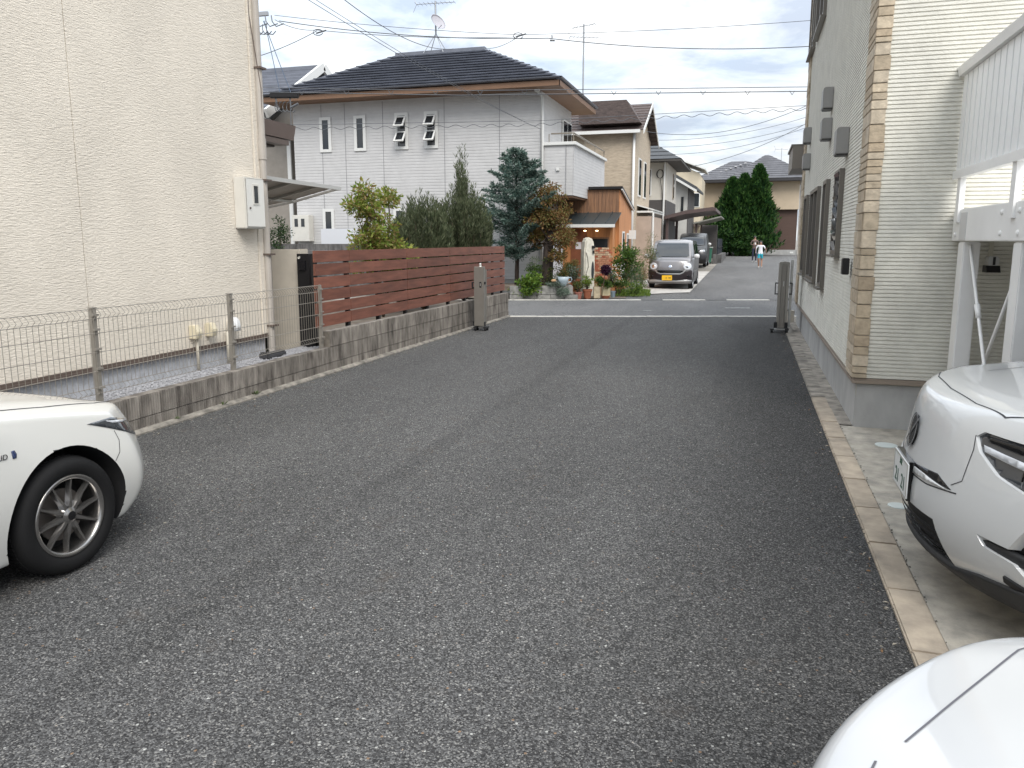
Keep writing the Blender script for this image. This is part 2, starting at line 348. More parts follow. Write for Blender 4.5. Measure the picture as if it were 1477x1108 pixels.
# ------------------------------------------------------------------ wire mesh fence on the low part of the wall
WIRE = mat('taupe coated wire', (.27, .25, .22), .5, metal=.2)
fc = thing('mesh_fence', 'taupe wire mesh fence with bent top edge on the low block wall', 'fence', (-5.08, 5, .33))
for y in (1.4, 3.2, 5.0, 6.75, 8.5):
    p = MB().box((-5.105, y - .024, .25), (-5.06, y + .024, 1.115)).build('post', WIRE, fc, bevel=.006)
    if y < 8: MB().box((-5.107, y - .026, 1.113), (-5.058, y + .026, 1.122)).build('post_cap', WIRE, p)
    for z in (.46, .62, .78, .94, 1.06): MB().box((-5.06, y - .03, z - .008), (-5.045, y + .03, z + .008)).build('clip', WIRE, p)
for (ya, yb) in ((1.4, 3.2), (3.2, 5.0), (5.0, 6.75), (6.75, 8.5)):
    mb = MB(); n = int((yb - ya) / .05)
    for k in range(n):
        y = ya + (k + .5) * (yb - ya) / n
        mb.tube([(-5.05, y, .415), (-5.018, y, .44), (-5.05, y, .47), (-5.05, y, 1.03), (-5.018, y, 1.06), (-5.045, y, 1.095), (-5.075, y, 1.108)], .0026, 3)
    for (x, z) in ((-5.05, .415), (-5.05, .47), (-5.05, .60), (-5.05, .755), (-5.05, .91), (-5.05, 1.03), (-5.075, 1.108)): mb.tube([(x - .004, ya, z), (x - .004, yb, z)], .0032, 4)
    mb.build('wire_panel', WIRE, fc)

# ------------------------------------------------------------------ red brown board fence
REDW = mat('red brown wood plastic board', (.222, .084, .054), .62, var=.22, vscale=9, vstretch=(1, .25, 2), bump=.15, bscale=60, bstretch=(1, .1, 1), col2=(.13, .048, .031), orand=.30)
BLKM = mat('black aluminium', (.018, .017, .018), .45, metal=.3)
rf = thing('board_fence', 'red brown horizontal board fence on the taller part of the block wall', 'fence', (-5.08, 12, .53))
cuts = [8.42, 9.30, 11.13, 12.95, 14.72, 16.2]
top, bh, gap = 1.53, .142, .0195
for i in range(6):
    z1 = top - i * (bh + gap)
    for k in range(5):
        dz = random.uniform(-.002, .002)
        me = MB().box((-.012, cuts[k] + .004, z1 - bh + dz), (.012, cuts[k + 1] - .004, z1 + dz)).mesh('board', REDW, WM[rf.name].inverted() @ Matrix.Translation((-5.1 + random.uniform(-.002, .002), 0, 0)), bevel=.003)
        place('board', me, rf)
for y in (8.5, 9.3, 10.2, 11.13, 12.0, 12.95, 13.8, 14.72, 15.5, 16.12): MB().box((-5.165, y - .03, .45), (-5.116, y + .03, 1.49)).build('post', BLKM, rf)
MB().box((-5.57, 8.80, .28), (-5.40, 8.93, 1.487)).build('dark_gatepost', BLKM)
o = bpy.data.objects['dark_gatepost']; tag(o, 'black metal gatepost with intercom at the start of the red fence', 'gatepost')
MB().lathe([(.001, .0), (.018, .0), (.018, .01)], Matrix.Translation((-5.53, 8.793, 1.44)) @ Matrix.Rotation(R(90), 4, 'X'), 12).build('bell_button', mat('off white plastic', (.62, .60, .55), .45), o)
MB().box((-5.53, 8.775, 1.28), (-5.44, 8.80, 1.40)).build('intercom', mat('black glass', (.01, .01, .012), .1), o)
RENDER = mat('beige render', (.50, .455, .385), .9, var=.12, vscale=3, bump=.35, bscale=120, bdist=.004)
o = MB().box((-6.02, 8.9, .0), (-5.60, 9.06, 1.54)).box((-5.61, 8.88, .0), (-5.575, 9.08, 1.545)).build('gate_wall', RENDER, bevel=.006)
tag(o, 'beige rendered gate wall between the left house corner and the red fence', 'wall')
# plot ground behind
sheet('garden_plot', [(-18, 9.0), (-5.1, 9.0), (-5.1, 16.2), (-18, 12.3)], .36, EARTH)
sheet('gravel_strip', [(-5.62, -4), (-5.115, -4), (-5.115, 9.0), (-5.62, 9.0)], .275, GRAVEL)
mb = MB()
for i in range(2600):
    x, y, r_ = random.uniform(-5.58, -5.125), random.uniform(3.6, 8.9), random.uniform(.008, .02); z = .278 + r_ * .2
    mb.v += [(x + r_, y, z), (x, y + r_ * .9, z), (x - r_ * .9, y, z), (x, y - r_, z), (x + random.uniform(-.3, .3) * r_, y, z + r_ * .8)]; k = len(mb.v) - 5
    for q in ((0, 1, 4), (1, 2, 4), (2, 3, 4), (3, 0, 4)): mb.f.append(tuple(k + j for j in q)); mb.m.append(0)
tag(mb.build('gravel', GRAVEL), 'grey gravel between the left house and its fence', None, kind='stuff')
o = MB().box((-5.44, 7.72, .275), (-5.33, 8.12, .345)).box((-5.45, 7.70, .275), (-5.31, 7.76, .365)).build('drain_pipe', mat('dark pipe', (.06, .06, .065), .5), bevel=.02)
tag(o, 'dark pipe lying on the gravel by the house corner', 'pipe')

# ------------------------------------------------------------------ left house
STUC = mat('combed cream siding', (.765, .70, .605), .85, var=.07, vscale=1.6, vstretch=(1, 1.1, .6), bump=1.0, bscale=26, bstretch=(1, .75, 4.0), bdist=.013)
BROWN = mat('brown metal trim', (.125, .095, .08), .5, metal=.2)
PIPE = mat('taupe pipe', (.42, .385, .345), .45, var=.1, vscale=4)
FOUND = mat('blue grey foundation', (.47, .48, .51), .9, var=.2, vscale=12, bump=.8, bscale=45, bdist=.015)
lh = thing('house', 'cream combed siding house on the left, filling the side of the driveway', 'house', (-9, 2, 0))
MB().box((-13, -5, .40), (-5.635, 8.10, 7.0)).build('wall_core', mat('joint sealant', (.36, .31, .26), .8), lh)
for (ya, yb) in ((-5, -.58), (-.57, 2.445), (2.455, 5.473), (5.481, 8.02)):
    MB().box((-5.66, ya, .535), (-5.6, yb, 7.0)).build('siding_panel', STUC, lh)
MB().box((-5.66, 8.028, .535), (-5.585, 8.125, 7.0)).build('corner_trim', STUC, lh, bevel=.008)
MB().box((-5.70, -5, .485), (-5.572, 8.13, .512)).box((-5.70, -5, .512), (-5.585, 8.12, .533)).build('drip_band', BROWN, lh)
MB().box((-13, -5, -.1), (-5.62, 8.1, .484)).build('foundation', FOUND, lh)
MB().box((-13.6, -5.5, 7.0), (-5.2, 8.7, 7.15)).build('eaves', BROWN, lh)
MB().prism([(-14, 7.15), (-5.0, 7.15), (-9.5, 9.2)], 1, -5.5, 8.7).build('roof', mat('dark roof', (.05, .05, .06), .6), lh)
mb = MB().tube([(-5.56, 8.148, .30), (-5.56, 8.148, 2.62)], .041, 14).tube([(-5.56, 8.148, 2.60), (-5.56, 8.148, 2.84)], .05, 14).tube([(-5.56, 8.148, 2.82), (-5.56, 8.148, 6.95)], .043, 14)
dp = mb.build('downpipe', PIPE, lh)
mb = MB()
for z in (.62, 1.48, 2.35, 3.62, 4.9): mb.box((-5.61, 8.10, z), (-5.495, 8.22, z + .022))
mb.build('bracket', BROWN, dp)
MB().tube([(-5.59, 8.04, 7), (-5.585, 8.06, 4.2), (-5.52, 8.13, 3.4), (-5.55, 8.125, 2.4), (-5.55, 8.12, .4)], .006, 5).build('cable', BROWN, lh)
wht = mat('off white enamel', (.62, .60, .55), .4, var=.05, vscale=3)
mbx = MB().box((-5.6, 7.62, 1.79), (-5.452, 7.985, 2.365)).build('meter_box', wht, lh, bevel=.01)
MB().box((-5.4515, 7.64, 1.81), (-5.444, 7.975, 2.35)).build('door', mat('white enamel door', (.72, .71, .67), .35), mbx, bevel=.004)
MB().box((-5.4435, 7.755, 2.06), (-5.438, 7.865, 2.29)).build('window_frame', wht, mbx)
MB().box((-5.4375, 7.775, 2.08), (-5.435, 7.845, 2.27)).build('window_pane', mat('dark glass', (.012, .014, .016), .06), mbx)
MB().lathe([(.001, 0), (.012, 0), (.012, .006)], Matrix.Translation((-5.438, 7.69, 2.02)) @ Matrix.Rotation(R(90), 4, 'Y'), 10).build('lock', BROWN, mbx)
CREAMP = mat('cream plastic', (.60, .54, .40), .5)
for y in (6.78, 7.03):
    v = MB().prism([(-5.6, .63), (-5.51, .63), (-5.49, .70), (-5.53, .775), (-5.6, .775)], 1, y - .045, y + .045).build('vent_hood', CREAMP, lh, bevel=.008)
for y in (6.80, 7.30, 7.40): MB().tube([(-5.555, y, .65), (-5.555, y, .28)], .016, 8).build('conduit', mat('beige conduit', (.50, .46, .38), .5), lh, smooth=True)
o = MB().lathe([(.001, .115), (.04, .105), (.062, .07), (.07, .02), (.07, -.04), (.001, -.04)], Matrix.Translation((-5.53, 7.40, .69)), 18).build('vent_dome', mat('white plastic', (.72, .73, .74), .35), lh, smooth=True)
# porch at its far side
p = MB().prism([(-8.0, 2.95), (-5.79, 2.95), (-5.75, 3.13), (-8.0, 3.13)], 1, 8.20, 9.2).build('porch_roof', mat('brown fascia', (.16, .12, .105), .5, var=.08, vscale=2), lh)
MB().box((-8.0, 8.22, 2.875), (-5.80, 9.10, 2.94)).build('gutter', BROWN, p)
MB().box((-8.0, 8.25, 2.85), (-5.95, 9.0, 2.874)).build('soffit', mat('dark soffit', (.07, .06, .055), .7), p)
POLY = mat('smoked polycarbonate', (.42, .40, .36), .35, var=.15, vscale=4)
cn = MB().prism([(-7.3, 2.10), (-6.5, 2.24), (-5.75, 2.415), (-5.75, 2.425), (-6.5, 2.25), (-7.3, 2.11)], 1, 8.3, 10.2).build('canopy', POLY, lh)
ALU = mat('pale aluminium', (.55, .54, .51), .35, metal=.5)
mb = MB().beam((-5.75, 8.25, 2.42), (-5.75, 10.3, 2.40), .05, .05)
for y in (8.4, 9.05, 9.7, 10.26): mb.beam((-7.3, y, 2.085), (-6.5, y, 2.222), .035, .03).beam((-6.5, y, 2.222), (-5.76, y, 2.395), .035, .03)
for x, z in ((-6.5, 2.225), (-7.3, 2.09)): mb.beam((x, 8.3, z), (x, 10.25, z), .04, .03)
mb.build('canopy_frame', ALU, cn)
# ================================================================== right house
SIDW = mat('white ribbed siding', (.64, .625, .56), .8, var=.10, vscale=5, bump=.8, bscale=45, bstretch=(1, 1, 2.0), bdist=.008)
QUO = [mat('tan quoin stone %d' % i, c, .9, var=.25, vscale=14, bump=.7, bscale=35, bdist=.008, orand=.25) for i, c in enumerate(((.42, .345, .25), (.46, .385, .285), (.39, .315, .225), (.48, .41, .315)))]
FND = mat('grey rendered foundation', (.43, .43, .42), .9, var=.35, vscale=2.5, col2=(.30, .30, .295), vstretch=(1, 1, .5), detail=7, bump=.25, bscale=30)
FRM = mat('bronze window frame', (.17, .155, .135), .4, metal=.5)
GLS = mat('dark window glass', (.02, .024, .028), .04, spec=.8)
GREYH = mat('grey enamel hood', (.27, .265, .255), .45, var=.06, vscale=4)
XF, YF, YB = .945, 7.32, 16.4
rh = thing('house', 'white ribbed siding house with tan stone quoins on the right of the driveway', 'house', (4, 11, 0))
def ribs_x(mb, x, y0, y1, z0, z1, pitch, dep, sgn):          # wall facing +-X
    z = z0
    while z < z1 - .001:
        za, zb, zc = z, min(z + pitch * .74, z1), min(z + pitch, z1)
        mb.quad((x, y0, za), (x, y1, za), (x + sgn * dep, y1, za + .003), (x + sgn * dep, y0, za + .003))
        mb.quad((x + sgn * dep, y0, za + .003), (x + sgn * dep, y1, za + .003), (x + sgn * dep * .8, y1, zb), (x + sgn * dep * .8, y0, zb))
        mb.quad((x + sgn * dep * .8, y0, zb), (x + sgn * dep * .8, y1, zb), (x, y1, zb + .004), (x, y0, zb + .004))
        mb.quad((x, y0, zb + .004), (x, y1, zb + .004), (x, y1, zc), (x, y0, zc)); z += pitch
def ribs_y(mb, y, x0, x1, z0, z1, pitch, dep, sgn):
    z = z0
    while z < z1 - .001:
        za, zb, zc = z, min(z + pitch * .74, z1), min(z + pitch, z1)
        mb.quad((x0, y, za), (x1, y, za), (x1, y + sgn * dep, za + .003), (x0, y + sgn * dep, za + .003))
        mb.quad((x0, y + sgn * dep, za + .003), (x1, y + sgn * dep, za + .003), (x1, y + sgn * dep * .8, zb), (x0, y + sgn * dep * .8, zb))
        mb.quad((x0, y + sgn * dep * .8, zb), (x1, y + sgn * dep * .8, zb), (x1, y, zb + .004), (x0, y, zb + .004))
        mb.quad((x0, y, zb + .004), (x1, y, zb + .004), (x1, y, zc), (x0, y, zc)); z += pitch
MB().box((XF + .02, YF + .02, .3), (9, YB - .02, 7.3)).build('wall_core', mat('wall core', (.42, .40, .34), .9), rh)
mb = MB(); ribs_x(mb, XF, YF, YB, .46, 7.3, .034, .006, -1); mb.build('side_siding', SIDW, rh)
mb = MB(); ribs_y(mb, YF, XF, 9, .46, 7.3, .034, .009, -1); mb.build('front_siding', SIDW, rh)
MB().box((XF + .015, YF + .015, -.1), (9, YB - .015, .41)).build('foundation', FND, rh, bevel=.01)
MB().box((XF - .02, YF - .02, .413), (9, YB + .0, .438)).box((XF - .01, YF - .01, .438), (9, YB + .0, .458)).build('drip_band', mat('taupe drip band', (.25, .205, .165), .5), rh)
# corner stones, one object each
z = .46
while z < 7.2:
    h = random.choice((.045, .06, .075, .10, .10, .12, .15)); h = min(h, 7.28 - z)
    m = random.choice(QUO); w_ = random.uniform(.085, .10); dl = random.uniform(.43, .5)
    MB().box((XF - .028 + random.uniform(-.004, .004), YF - .03 + random.uniform(-.004, .004), z + .002), (XF + w_, YF - .004, z + h - .003)).build('stone', m, rh, bevel=.004)
    if random.random() < .35:
        k = random.uniform(.15, .3); MB().box((XF - .03, YF - .0035, z + .002), (XF - .003, YF + k, z + h - .003)).build('stone', random.choice(QUO), rh, bevel=.004)
        MB().box((XF - .027, YF + k + .004, z + .002), (XF - .003, YF + dl, z + h - .003)).build('stone', random.choice(QUO), rh, bevel=.004)
    else: MB().box((XF - .028, YF - .0035, z + .002), (XF - .003, YF + dl, z + h - .003)).build('stone', random.choice(QUO), rh, bevel=.004)
    z += h
z = .46
while z < 7.2:
    h = random.choice((.12, .17, .22)); h = min(h, 7.28 - z)
    MB().box((XF - .03 + random.uniform(-.004, .004), YB - .55, z + .002), (XF - .003, YB + .03, z + h - .003)).build('stone', random.choice(QUO), rh, bevel=.004); z += h
def side_window(y0, y1, z0, z1, split=0, louvre=False):
    w = MB(); d = .055
    for a, b in (((XF - d, y0, z0), (XF - .004, y1, z0 + .05)), ((XF - d, y0, z1 - .05), (XF - .004, y1, z1)), ((XF - d, y0, z0 + .05), (XF - .004, y0 + .05, z1 - .05)), ((XF - d, y1 - .05, z0 + .05), (XF - .004, y1, z1 - .05))): w.box(a, b)
    w.box((XF - d - .035, y0 - .02, z0 - .025), (XF - .003, y1 + .02, z0 - .001))
    if split: w.box((XF - d + .004, (y0 + y1) / 2 - .03, z0 + .05), (XF - .01, (y0 + y1) / 2 + .03, z1 - .05))
    o = w.build('window', FRM, rh)
    MB().box((XF - .024, y0 + .05, z0 + .05), (XF - .014, y1 - .05, z1 - .05)).build('pane', GLS, o)
    if louvre:
        k = 7
        for i in range(k):
            zc = lerp(z0 + .09, z1 - .09, i / (k - 1)); M = Matrix.Translation((XF - .05, 0, zc)) @ Matrix.Rotation(R(-14), 4, 'Y')
            MB().box((-.004, y0 + .06, -.062), (.004, y1 - .06, .062), M).build('louvre', GLS, o)
    return o
side_window(9.15, 9.72, 1.5, 2.42, louvre=True)
side_window(10.72, 11.22, 1.05, 2.42)
side_window(12.05, 13.5, 1.06, 2.42, 1)
side_window(14.3, 15.0, 1.08, 2.42)
side_window(13.1, 14.7, 5.0, 6.3, 1)
side_window(15.15, 16.3, 5.0, 6.3, 1)
for (y, z, h) in ((11.05, 3.46, .27), (10.98, 3.07, .27), (8.95, 2.68, .28), (14.8, 3.46, .27), (14.6, 3.0, .27)):
    o = MB().prism([(XF - .13, z - h / 2 + .012), (XF - .13, z + h / 2 - .02), (XF - .11, z + h / 2), (XF - .005, z + h / 2), (XF - .005, z - h / 2 + .012)], 1, y, y + .26).build('vent_hood', GREYH, rh, bevel=.006)
    MB().box((XF - .12, y + .01, z - h / 2), (XF - .01, y + .25, z - h / 2 + .011)).build('grille', BLKM, o)
MB().box((XF - .09, 8.0, 1.335), (XF - .028, 8.12, 1.49)).build('wall_lamp', BLKM, rh, bevel=.006)
# canopy box at the far corner
cb = MB().box((.72, YB + .035, 3.04), (2.6, 18.0, 3.46)).build('entrance_canopy', mat('taupe canopy', (.22, .20, .175), .55, var=.08, vscale=3), rh)
MB().box((.69, YB + .035, 3.461), (2.7, 18.03, 3.50)).build('canopy_cap', FRM, cb)
MB().box((.5, 6.9, 7.3), (9.4, YB + .4, 7.45)).build('eaves', FRM, rh)
MB().prism([(.3, 7.451), (9.6, 7.451), (5, 9.4)], 1, 6.8, YB + .5).build('roof', mat('dark roof', (.05, .05, .06), .6), rh)
# security light on the front wall
o = thing('security_camera', 'small silver and black wall camera behind the white steel frame', 'camera', (1.9, YF, 1.45))
MB().box((1.865, YF - .13, 1.455), (1.945, YF - .012, 1.53)).build('housing', mat('silver plastic', (.55, .55, .54), .35, metal=.4), o, bevel=.01)
MB().prism([(YF - .15, 1.40), (YF - .02, 1.40), (YF - .02, 1.454), (YF - .12, 1.454)], 0, 1.855, 1.955).build('lens_hood', BLKM, o)
MB().box((1.897, YF - .1315, 1.46), (1.917, YF - .13, 1.525)).build('stripe', BLKM, o)
MB().box((1.89, YF - .03, 1.53), (1.92, YF - .011, 1.72)).build('bracket', mat('cream bracket', (.5, .48, .40), .5), o)

# ------------------------------------------------------------------ white steel balcony on posts
WST = mat('white painted steel', (.80, .80, .79), .42, var=.06, vscale=2)
WSL = mat('white slat panel', (.82, .83, .83), .45, var=.04, vscale=2)
bt = thing('steel_balcony', 'white steel balcony with slatted railing and cross braced posts against the right house', 'balcony', (1.66, 6, 0))
for y0 in (6.93, 5.55, 3.6): MB().box((1.615, y0, 0), (1.735, y0 + .17, 1.648)).build('post', WST, bt, bevel=.008)
bm_ = MB().box((1.605, 2.0, 1.652), (1.70, 7.29, 1.905)).build('beam', WST, bt, bevel=.006)
for y in (7.18, 5.98, 5.62, 4.4):
    for z in (1.705, 1.845): MB().lathe([(.001, -.014), (.012, -.012), (.019, -.006), (.019, .002)], Matrix.Translation((1.605, y, z)) @ Matrix.Rotation(R(90), 4, 'Y'), 10).build('bolt', WST, bm_)
MB().box((1.6015, 6.86, 1.662), (1.6048, 7.05, 1.875)).build('label_plate', mat('grey plate', (.56, .56, .56), .4), bm_)
MB().box((1.62, 2.0, 1.70), (5.5, 7.28, 1.80)).build('deck', WST, bt)
for y0 in (7.08, 5.70, 4.3, 2.9): MB().box((1.585, y0, 1.80), (1.625, y0 + .09, 2.15)).build('rail_post', WST, bt)
MB().box((1.57, 2.0, 2.15), (1.63, 7.29, 2.215)).build('bottom_rail', WST, bt)
MB().prism([(1.555, 2.965), (1.65, 2.965), (1.65, 3.03), (1.54, 3.03)], 1, 2.0, 7.31).build('top_rail', WST, bt)
sm = MB().box((-.012, 0, 2.216), (.012, .118, 2.964)).mesh('slat', WSL, bevel=.003)
y = 7.155
while y > 2.2: place('slat', sm, bt, Matrix.Translation((1.60, y, 0))); y -= .14
MB().box((1.618, 2.0, 2.23), (1.622, 7.28, 2.95)).build('backing_panel', WSL, bt)
for (ya, za, yb, zb) in ((6.93, 1.62, 5.72, .10), (5.72, 1.62, 6.93, .10)):
    dx = 0 if ya > yb else .035
    r_ = MB().tube([(1.66 + dx, ya, za), (1.66 + dx, yb, zb)], .0125, 8).build('brace', WST, bt, smooth=True)
    c = Vector((1.66 + dx, lerp(ya, yb, .32 if dx == 0 else .66), lerp(za, zb, .32 if dx == 0 else .66))); dd = Vector((0, yb - ya, zb - za)).normalized()
    MB().tube([c - dd * .06, c + dd * .06], .021, 8).build('turnbuckle', WST, r_, smooth=True)
# ------------------------------------------------------------------ folded gates
TAUPE = mat('taupe aluminium', (.25, .232, .205), .42, metal=.35, var=.06, vscale=6)
TAUPEL = mat('light taupe aluminium', (.32, .30, .265), .4, metal=.35)
RUB = mat('black rubber', (.015, .015, .016), .7)
def gate_feet(t, x0, x1, y, z=0):
    for x in (x0, x1):
        for s in (-1, 1):
            MB().lathe([(.001, -.018), (.03, -.018), (.035, -.008), (.035, .008), (.03, .018), (.001, .018)], Matrix.Translation((x, y + s * .06, z + .035)) @ Matrix.Rotation(R(90), 4, 'X') @ Matrix.Rotation(R(90), 4, 'X') @ Matrix.Rotation(R(90), 4, 'Y'), 14).build('caster', RUB, t, smooth=True)
        MB().box((x - .03, y - .09, z + .05), (x + .03, y + .09, z + .075)).build('caster_bracket', RUB, t)
    MB().box((x0 + .04, y - .02, z + .05), (x1 - .04, y + .02, z + .07)).build('axle', ALU, t)
gl = thing('folding_gate', 'taupe folding gate closed up beside the red board fence', 'gate', (-4.72, 13.5, 0))
MB().box((-4.81, 13.42, .09), (-4.62, 13.52, 1.165)).build('end_post', TAUPE, gl, bevel=.008)
MB().box((-4.806, 13.425, 1.166), (-4.624, 13.515, 1.18)).build('cap', TAUPEL, gl)
MB().lathe([(.001, .065), (.018, .06), (.026, .04), (.02, .015), (.03, 0)], Matrix.Translation((-4.70, 13.47, 1.18)), 14).build('knob', ALU, gl, smooth=True)
MB().box((-4.70, 13.414, .80), (-4.662, 13.419, .905)).build('latch_plate', RUB, gl)
MB().box((-4.686, 13.409, .83), (-4.676, 13.4135, .88)).build('latch', ALU, gl)
mb = MB().box((-4.86, 13.44, .88), (-4.81, 13.47, .90)).box((-4.86, 13.44, .79), (-4.81, 13.47, .81)).box((-4.86, 13.44, .81), (-4.84, 13.47, .88)); mb.build('handle', RUB, gl)
MB().box((-4.62, 13.45, .86), (-4.60, 13.49, .905)).build('catch', RUB, gl)
for k in range(4): MB().box((-4.80, 13.53 + k * .035, .12), (-4.64, 13.55 + k * .035, 1.12)).build('lattice', TAUPE, gl)
for x in (-4.83, -4.64): MB().box((x - .012, 13.43, .09), (x + .03, 13.5, .17)).build('foot_bracket', RUB, gl)
gate_feet(gl, -4.80, -4.61, 13.52)
gr = thing('folding_gate', 'taupe folding gate closed up beside the right house', 'gate', (.63, 14.8, 0))
for k, (xa, xb) in enumerate(((.53, .575), (.58, .66), (.665, .71))): MB().box((xa, 14.76, .09), (xb, 14.86, 1.245)).build('stile', TAUPEL if k != 1 else TAUPE, gr, bevel=.004)
MB().prism([(.525, 1.246), (.715, 1.246), (.70, 1.272), (.62, 1.285), (.54, 1.272)], 1, 14.755, 14.865).build('cap', TAUPEL, gr)
MB().box((.73, 14.84, .09), (.775, 14.90, 1.31)).build('catch_post', ALU, gr, bevel=.008)
for x in (.475, .72):
    s = 1 if x < .6 else 1
    mb = MB().box((x, 14.77, .885), (x + .055, 14.80, .905)).box((x, 14.77, .69), (x + .055, 14.80, .71)); q = x if x < .6 else x + .04; mb.box((q, 14.77, .71), (q + .016, 14.80, .885)); mb.build('handle', RUB, gr)
for k in range(8): MB().box((.54, 14.89 + k * .045, .12), (.70, 14.91 + k * .045, 1.2)).build('lattice', TAUPE, gr)
for x in (.51, .69): MB().box((x - .02, 14.74, .09), (x + .035, 14.82, .19)).build('foot_bracket', RUB, gr)
mb = MB()
for z in (.40, .60, .82): mb.box((.71, 14.77, z), (.722, 14.81, z + .02))
mb.build('hinge', RUB, gr)
MB().box((.613, 14.754, .84), (.627, 14.7595, .93)).build('latch', ALU, gr)
gate_feet(gr, .46, .72, 14.8)
o = MB().box((.80, 16.5, 0), (.93, 16.62, .26)).build('water_meter_stub', RENDER, bevel=.01); tag(o, 'short beige concrete stub at the far corner of the right house', 'stub')

# ================================================================== white house across the road
def hip_roof(parent, x0, x1, y0, y1, z0, xa, xb, yr, zr, rows, m, thick=.07, lift=.03, name='roof'):
    """stepped courses: each row is lifted at its lower edge"""
    mb = MB()
    A, B, C_, D_ = Vector((x0, y0, z0)), Vector((x1, y0, z0)), Vector((x1, y1, z0)), Vector((x0, y1, z0)); Ra, Rb = Vector((xa, yr, zr)), Vector((xb, yr, zr))
    for (p, q, tp, tq) in ((A, B, Ra, Rb), (B, C_, Rb, Rb), (C_, D_, Rb, Ra), (D_, A, Ra, Ra)):
        nrm = (q - p).cross(tp - p).normalized(); nrm = nrm if nrm.z > 0 else -nrm
        for k in range(rows):
            t0, t1 = k / rows, (k + 1) / rows
            a, b, c, d = p.lerp(tp, t0), q.lerp(tq, t0), q.lerp(tq, t1), p.lerp(tp, t1)
            a2, b2 = a + nrm * lift, b + nrm * lift; a1, b1 = a + nrm * lift * .62, b + nrm * lift * .62
            t2 = min(1, t1 + .3 / rows); c, d = q.lerp(tq, t2), p.lerp(tp, t2); tm_ = min(1, lerp(t0, t1, .27)); u, w_ = q.lerp(tq, tm_) - nrm * lift * .05, p.lerp(tp, tm_) - nrm * lift * .05
            mb.quad(a1, b1, b2, a2); mb.quad(a1, b1, u, w_)
            if (d - c).length > .001: mb.quad(a2, b2, c, d)
            else: mb.quad(a2, b2, c)
    return mb.build(name, m, parent)
LG = mat('light grey siding', (.515, .51, .508), .75, var=.06, vscale=3, bump=.2, bscale=40)
TILE = mat('dark grey roof tile', (.15, .16, .19), .42, var=.2, vscale=2)
SOF = mat('brown soffit', (.19, .105, .06), .6, var=.1, vscale=2)
WTR = mat('white trim', (.66, .66, .64), .5)
wh = thing('house', 'light grey sided two storey house with dark tiled hip roof and brown eaves', 'house', (-10.4, 25, 0))
HX0, HX1, HY0, HY1 = -14.6, -6.14, 23.22, 27.3
MB().box((HX0 + .01, HY0 + .02, 0), (HX1 - .02, HY1, 6.05)).build('wall_core', LG, wh)
mb = MB(); ribs_y(mb, HY0, HX0, HX1, .45, 6.05, .094, .0065, -1); mb.build('front_siding', LG, wh)
mb = MB(); ribs_x(mb, HX1 - .0, HY0, HY1, .45, 6.05, .094, .005, 1); mb.build('side_siding', LG, wh)
MB().box((HX0, HY0 + .01, 0), (HX1 - .01, HY1, .45)).build('foundation', FND, wh)
for x in (-13.55, -12.7, -11.35, -9.25, -7.45): MB().box((x - .009, HY0 - .0135, .5), (x + .009, HY0 - .0125, 6.0)).build('siding_joint', mat('grey sealant', (.24, .24, .25), .8), wh)
# eaves: brown fascia and soffit
EX0, EX1, EY0, EY1 = -15.3, -5.43, 22.52, 28.0
MB().box((EX0, EY0, 6.04), (EX1, EY1, 6.06)).build('soffit', SOF, wh)
mb = MB().box((EX0, EY0 - .02, 6.04), (EX1 + .02, EY0, 6.19)).box((EX1, EY0 - .02, 6.04), (EX1 + .02, EY1, 6.19)).box((EX0 - .02, EY0 - .02, 6.04), (EX0, EY1, 6.19)); mb.build('fascia', SOF, wh)
rf_ = hip_roof(wh, EX0 - .05, EX1 + .05, EY0 - .08, EY1 + .05, 6.19, -11.67, -8.64, 25.2, 7.78, 13, TILE, lift=.10)
MB().box((EX0 + .2, EY0 + .2, 6.065), (EX1 - .2, EY1 - .2, 6.285)).build('roof_filler', SOF, wh)  # added filler box, blocks sky showing through the gap at the eaves
mb = MB().beam((-11.75, 25.2, 7.83), (-8.56, 25.2, 7.83), .2, .12)
for (q, e_) in (((-11.67, 25.2, 7.8), (EX0, EY0, 6.24)), ((-8.64, 25.2, 7.8), (EX1, EY0, 6.24)), ((-8.64, 25.2, 7.8), (EX1, EY1, 6.24))): mb.beam(q, e_, .13, .09)
mb.build('ridge_cap', TILE, rf_)
def slit_window(x, z0, z1, w=.42, opened=False):
    y = HY0 - .012
    mb = MB()
    for a, b in (((x, y - .03, z0), (x + .1, y, z1)), ((x + w - .1, y - .03, z0), (x + w, y, z1)), ((x + .1, y - .03, z0), (x + w - .1, y, z0 + .09)), ((x + .1, y - .03, z1 - .09), (x + w - .1, y, z1))): mb.box(a, b)
    o = mb.build('window', WTR, wh); MB().box((x + .1, y - .012, z0 + .09), (x + w - .1, y - .004, z1 - .09)).build('pane', GLS, o)
    if opened:
        for k in range(2):
            zt = lerp(z1 - .1, z0 + .1, k * .5) - .02; h = (z1 - z0) * .36
            M = Matrix.Translation((x + w / 2, y - .035, zt)) @ Matrix.Rotation(R(-38), 4, 'X')
            m2 = MB()
            for a, b in (((-.17, -.02, -h), (-.12, .02, 0)), ((.12, -.02, -h), (.17, .02, 0)), ((-.12, -.02, -.045), (.12, .02, 0)), ((-.12, -.02, -h), (.12, .02, -h + .045))): m2.box(a, b, M)
            s_ = m2.build('sash', WTR, o); MB().box((-.12, -.006, -h + .045), (.12, .006, -.045), M).build('sash_pane', GLS, s_)
for x in (-13.62, -12.37): slit_window(x, 4.5, 5.6)
for x in (-10.93, -9.92): slit_window(x, 4.5, 5.62, .46, True)
for x in (-13.62, -11.05): slit_window(x, 1.55, 2.68)
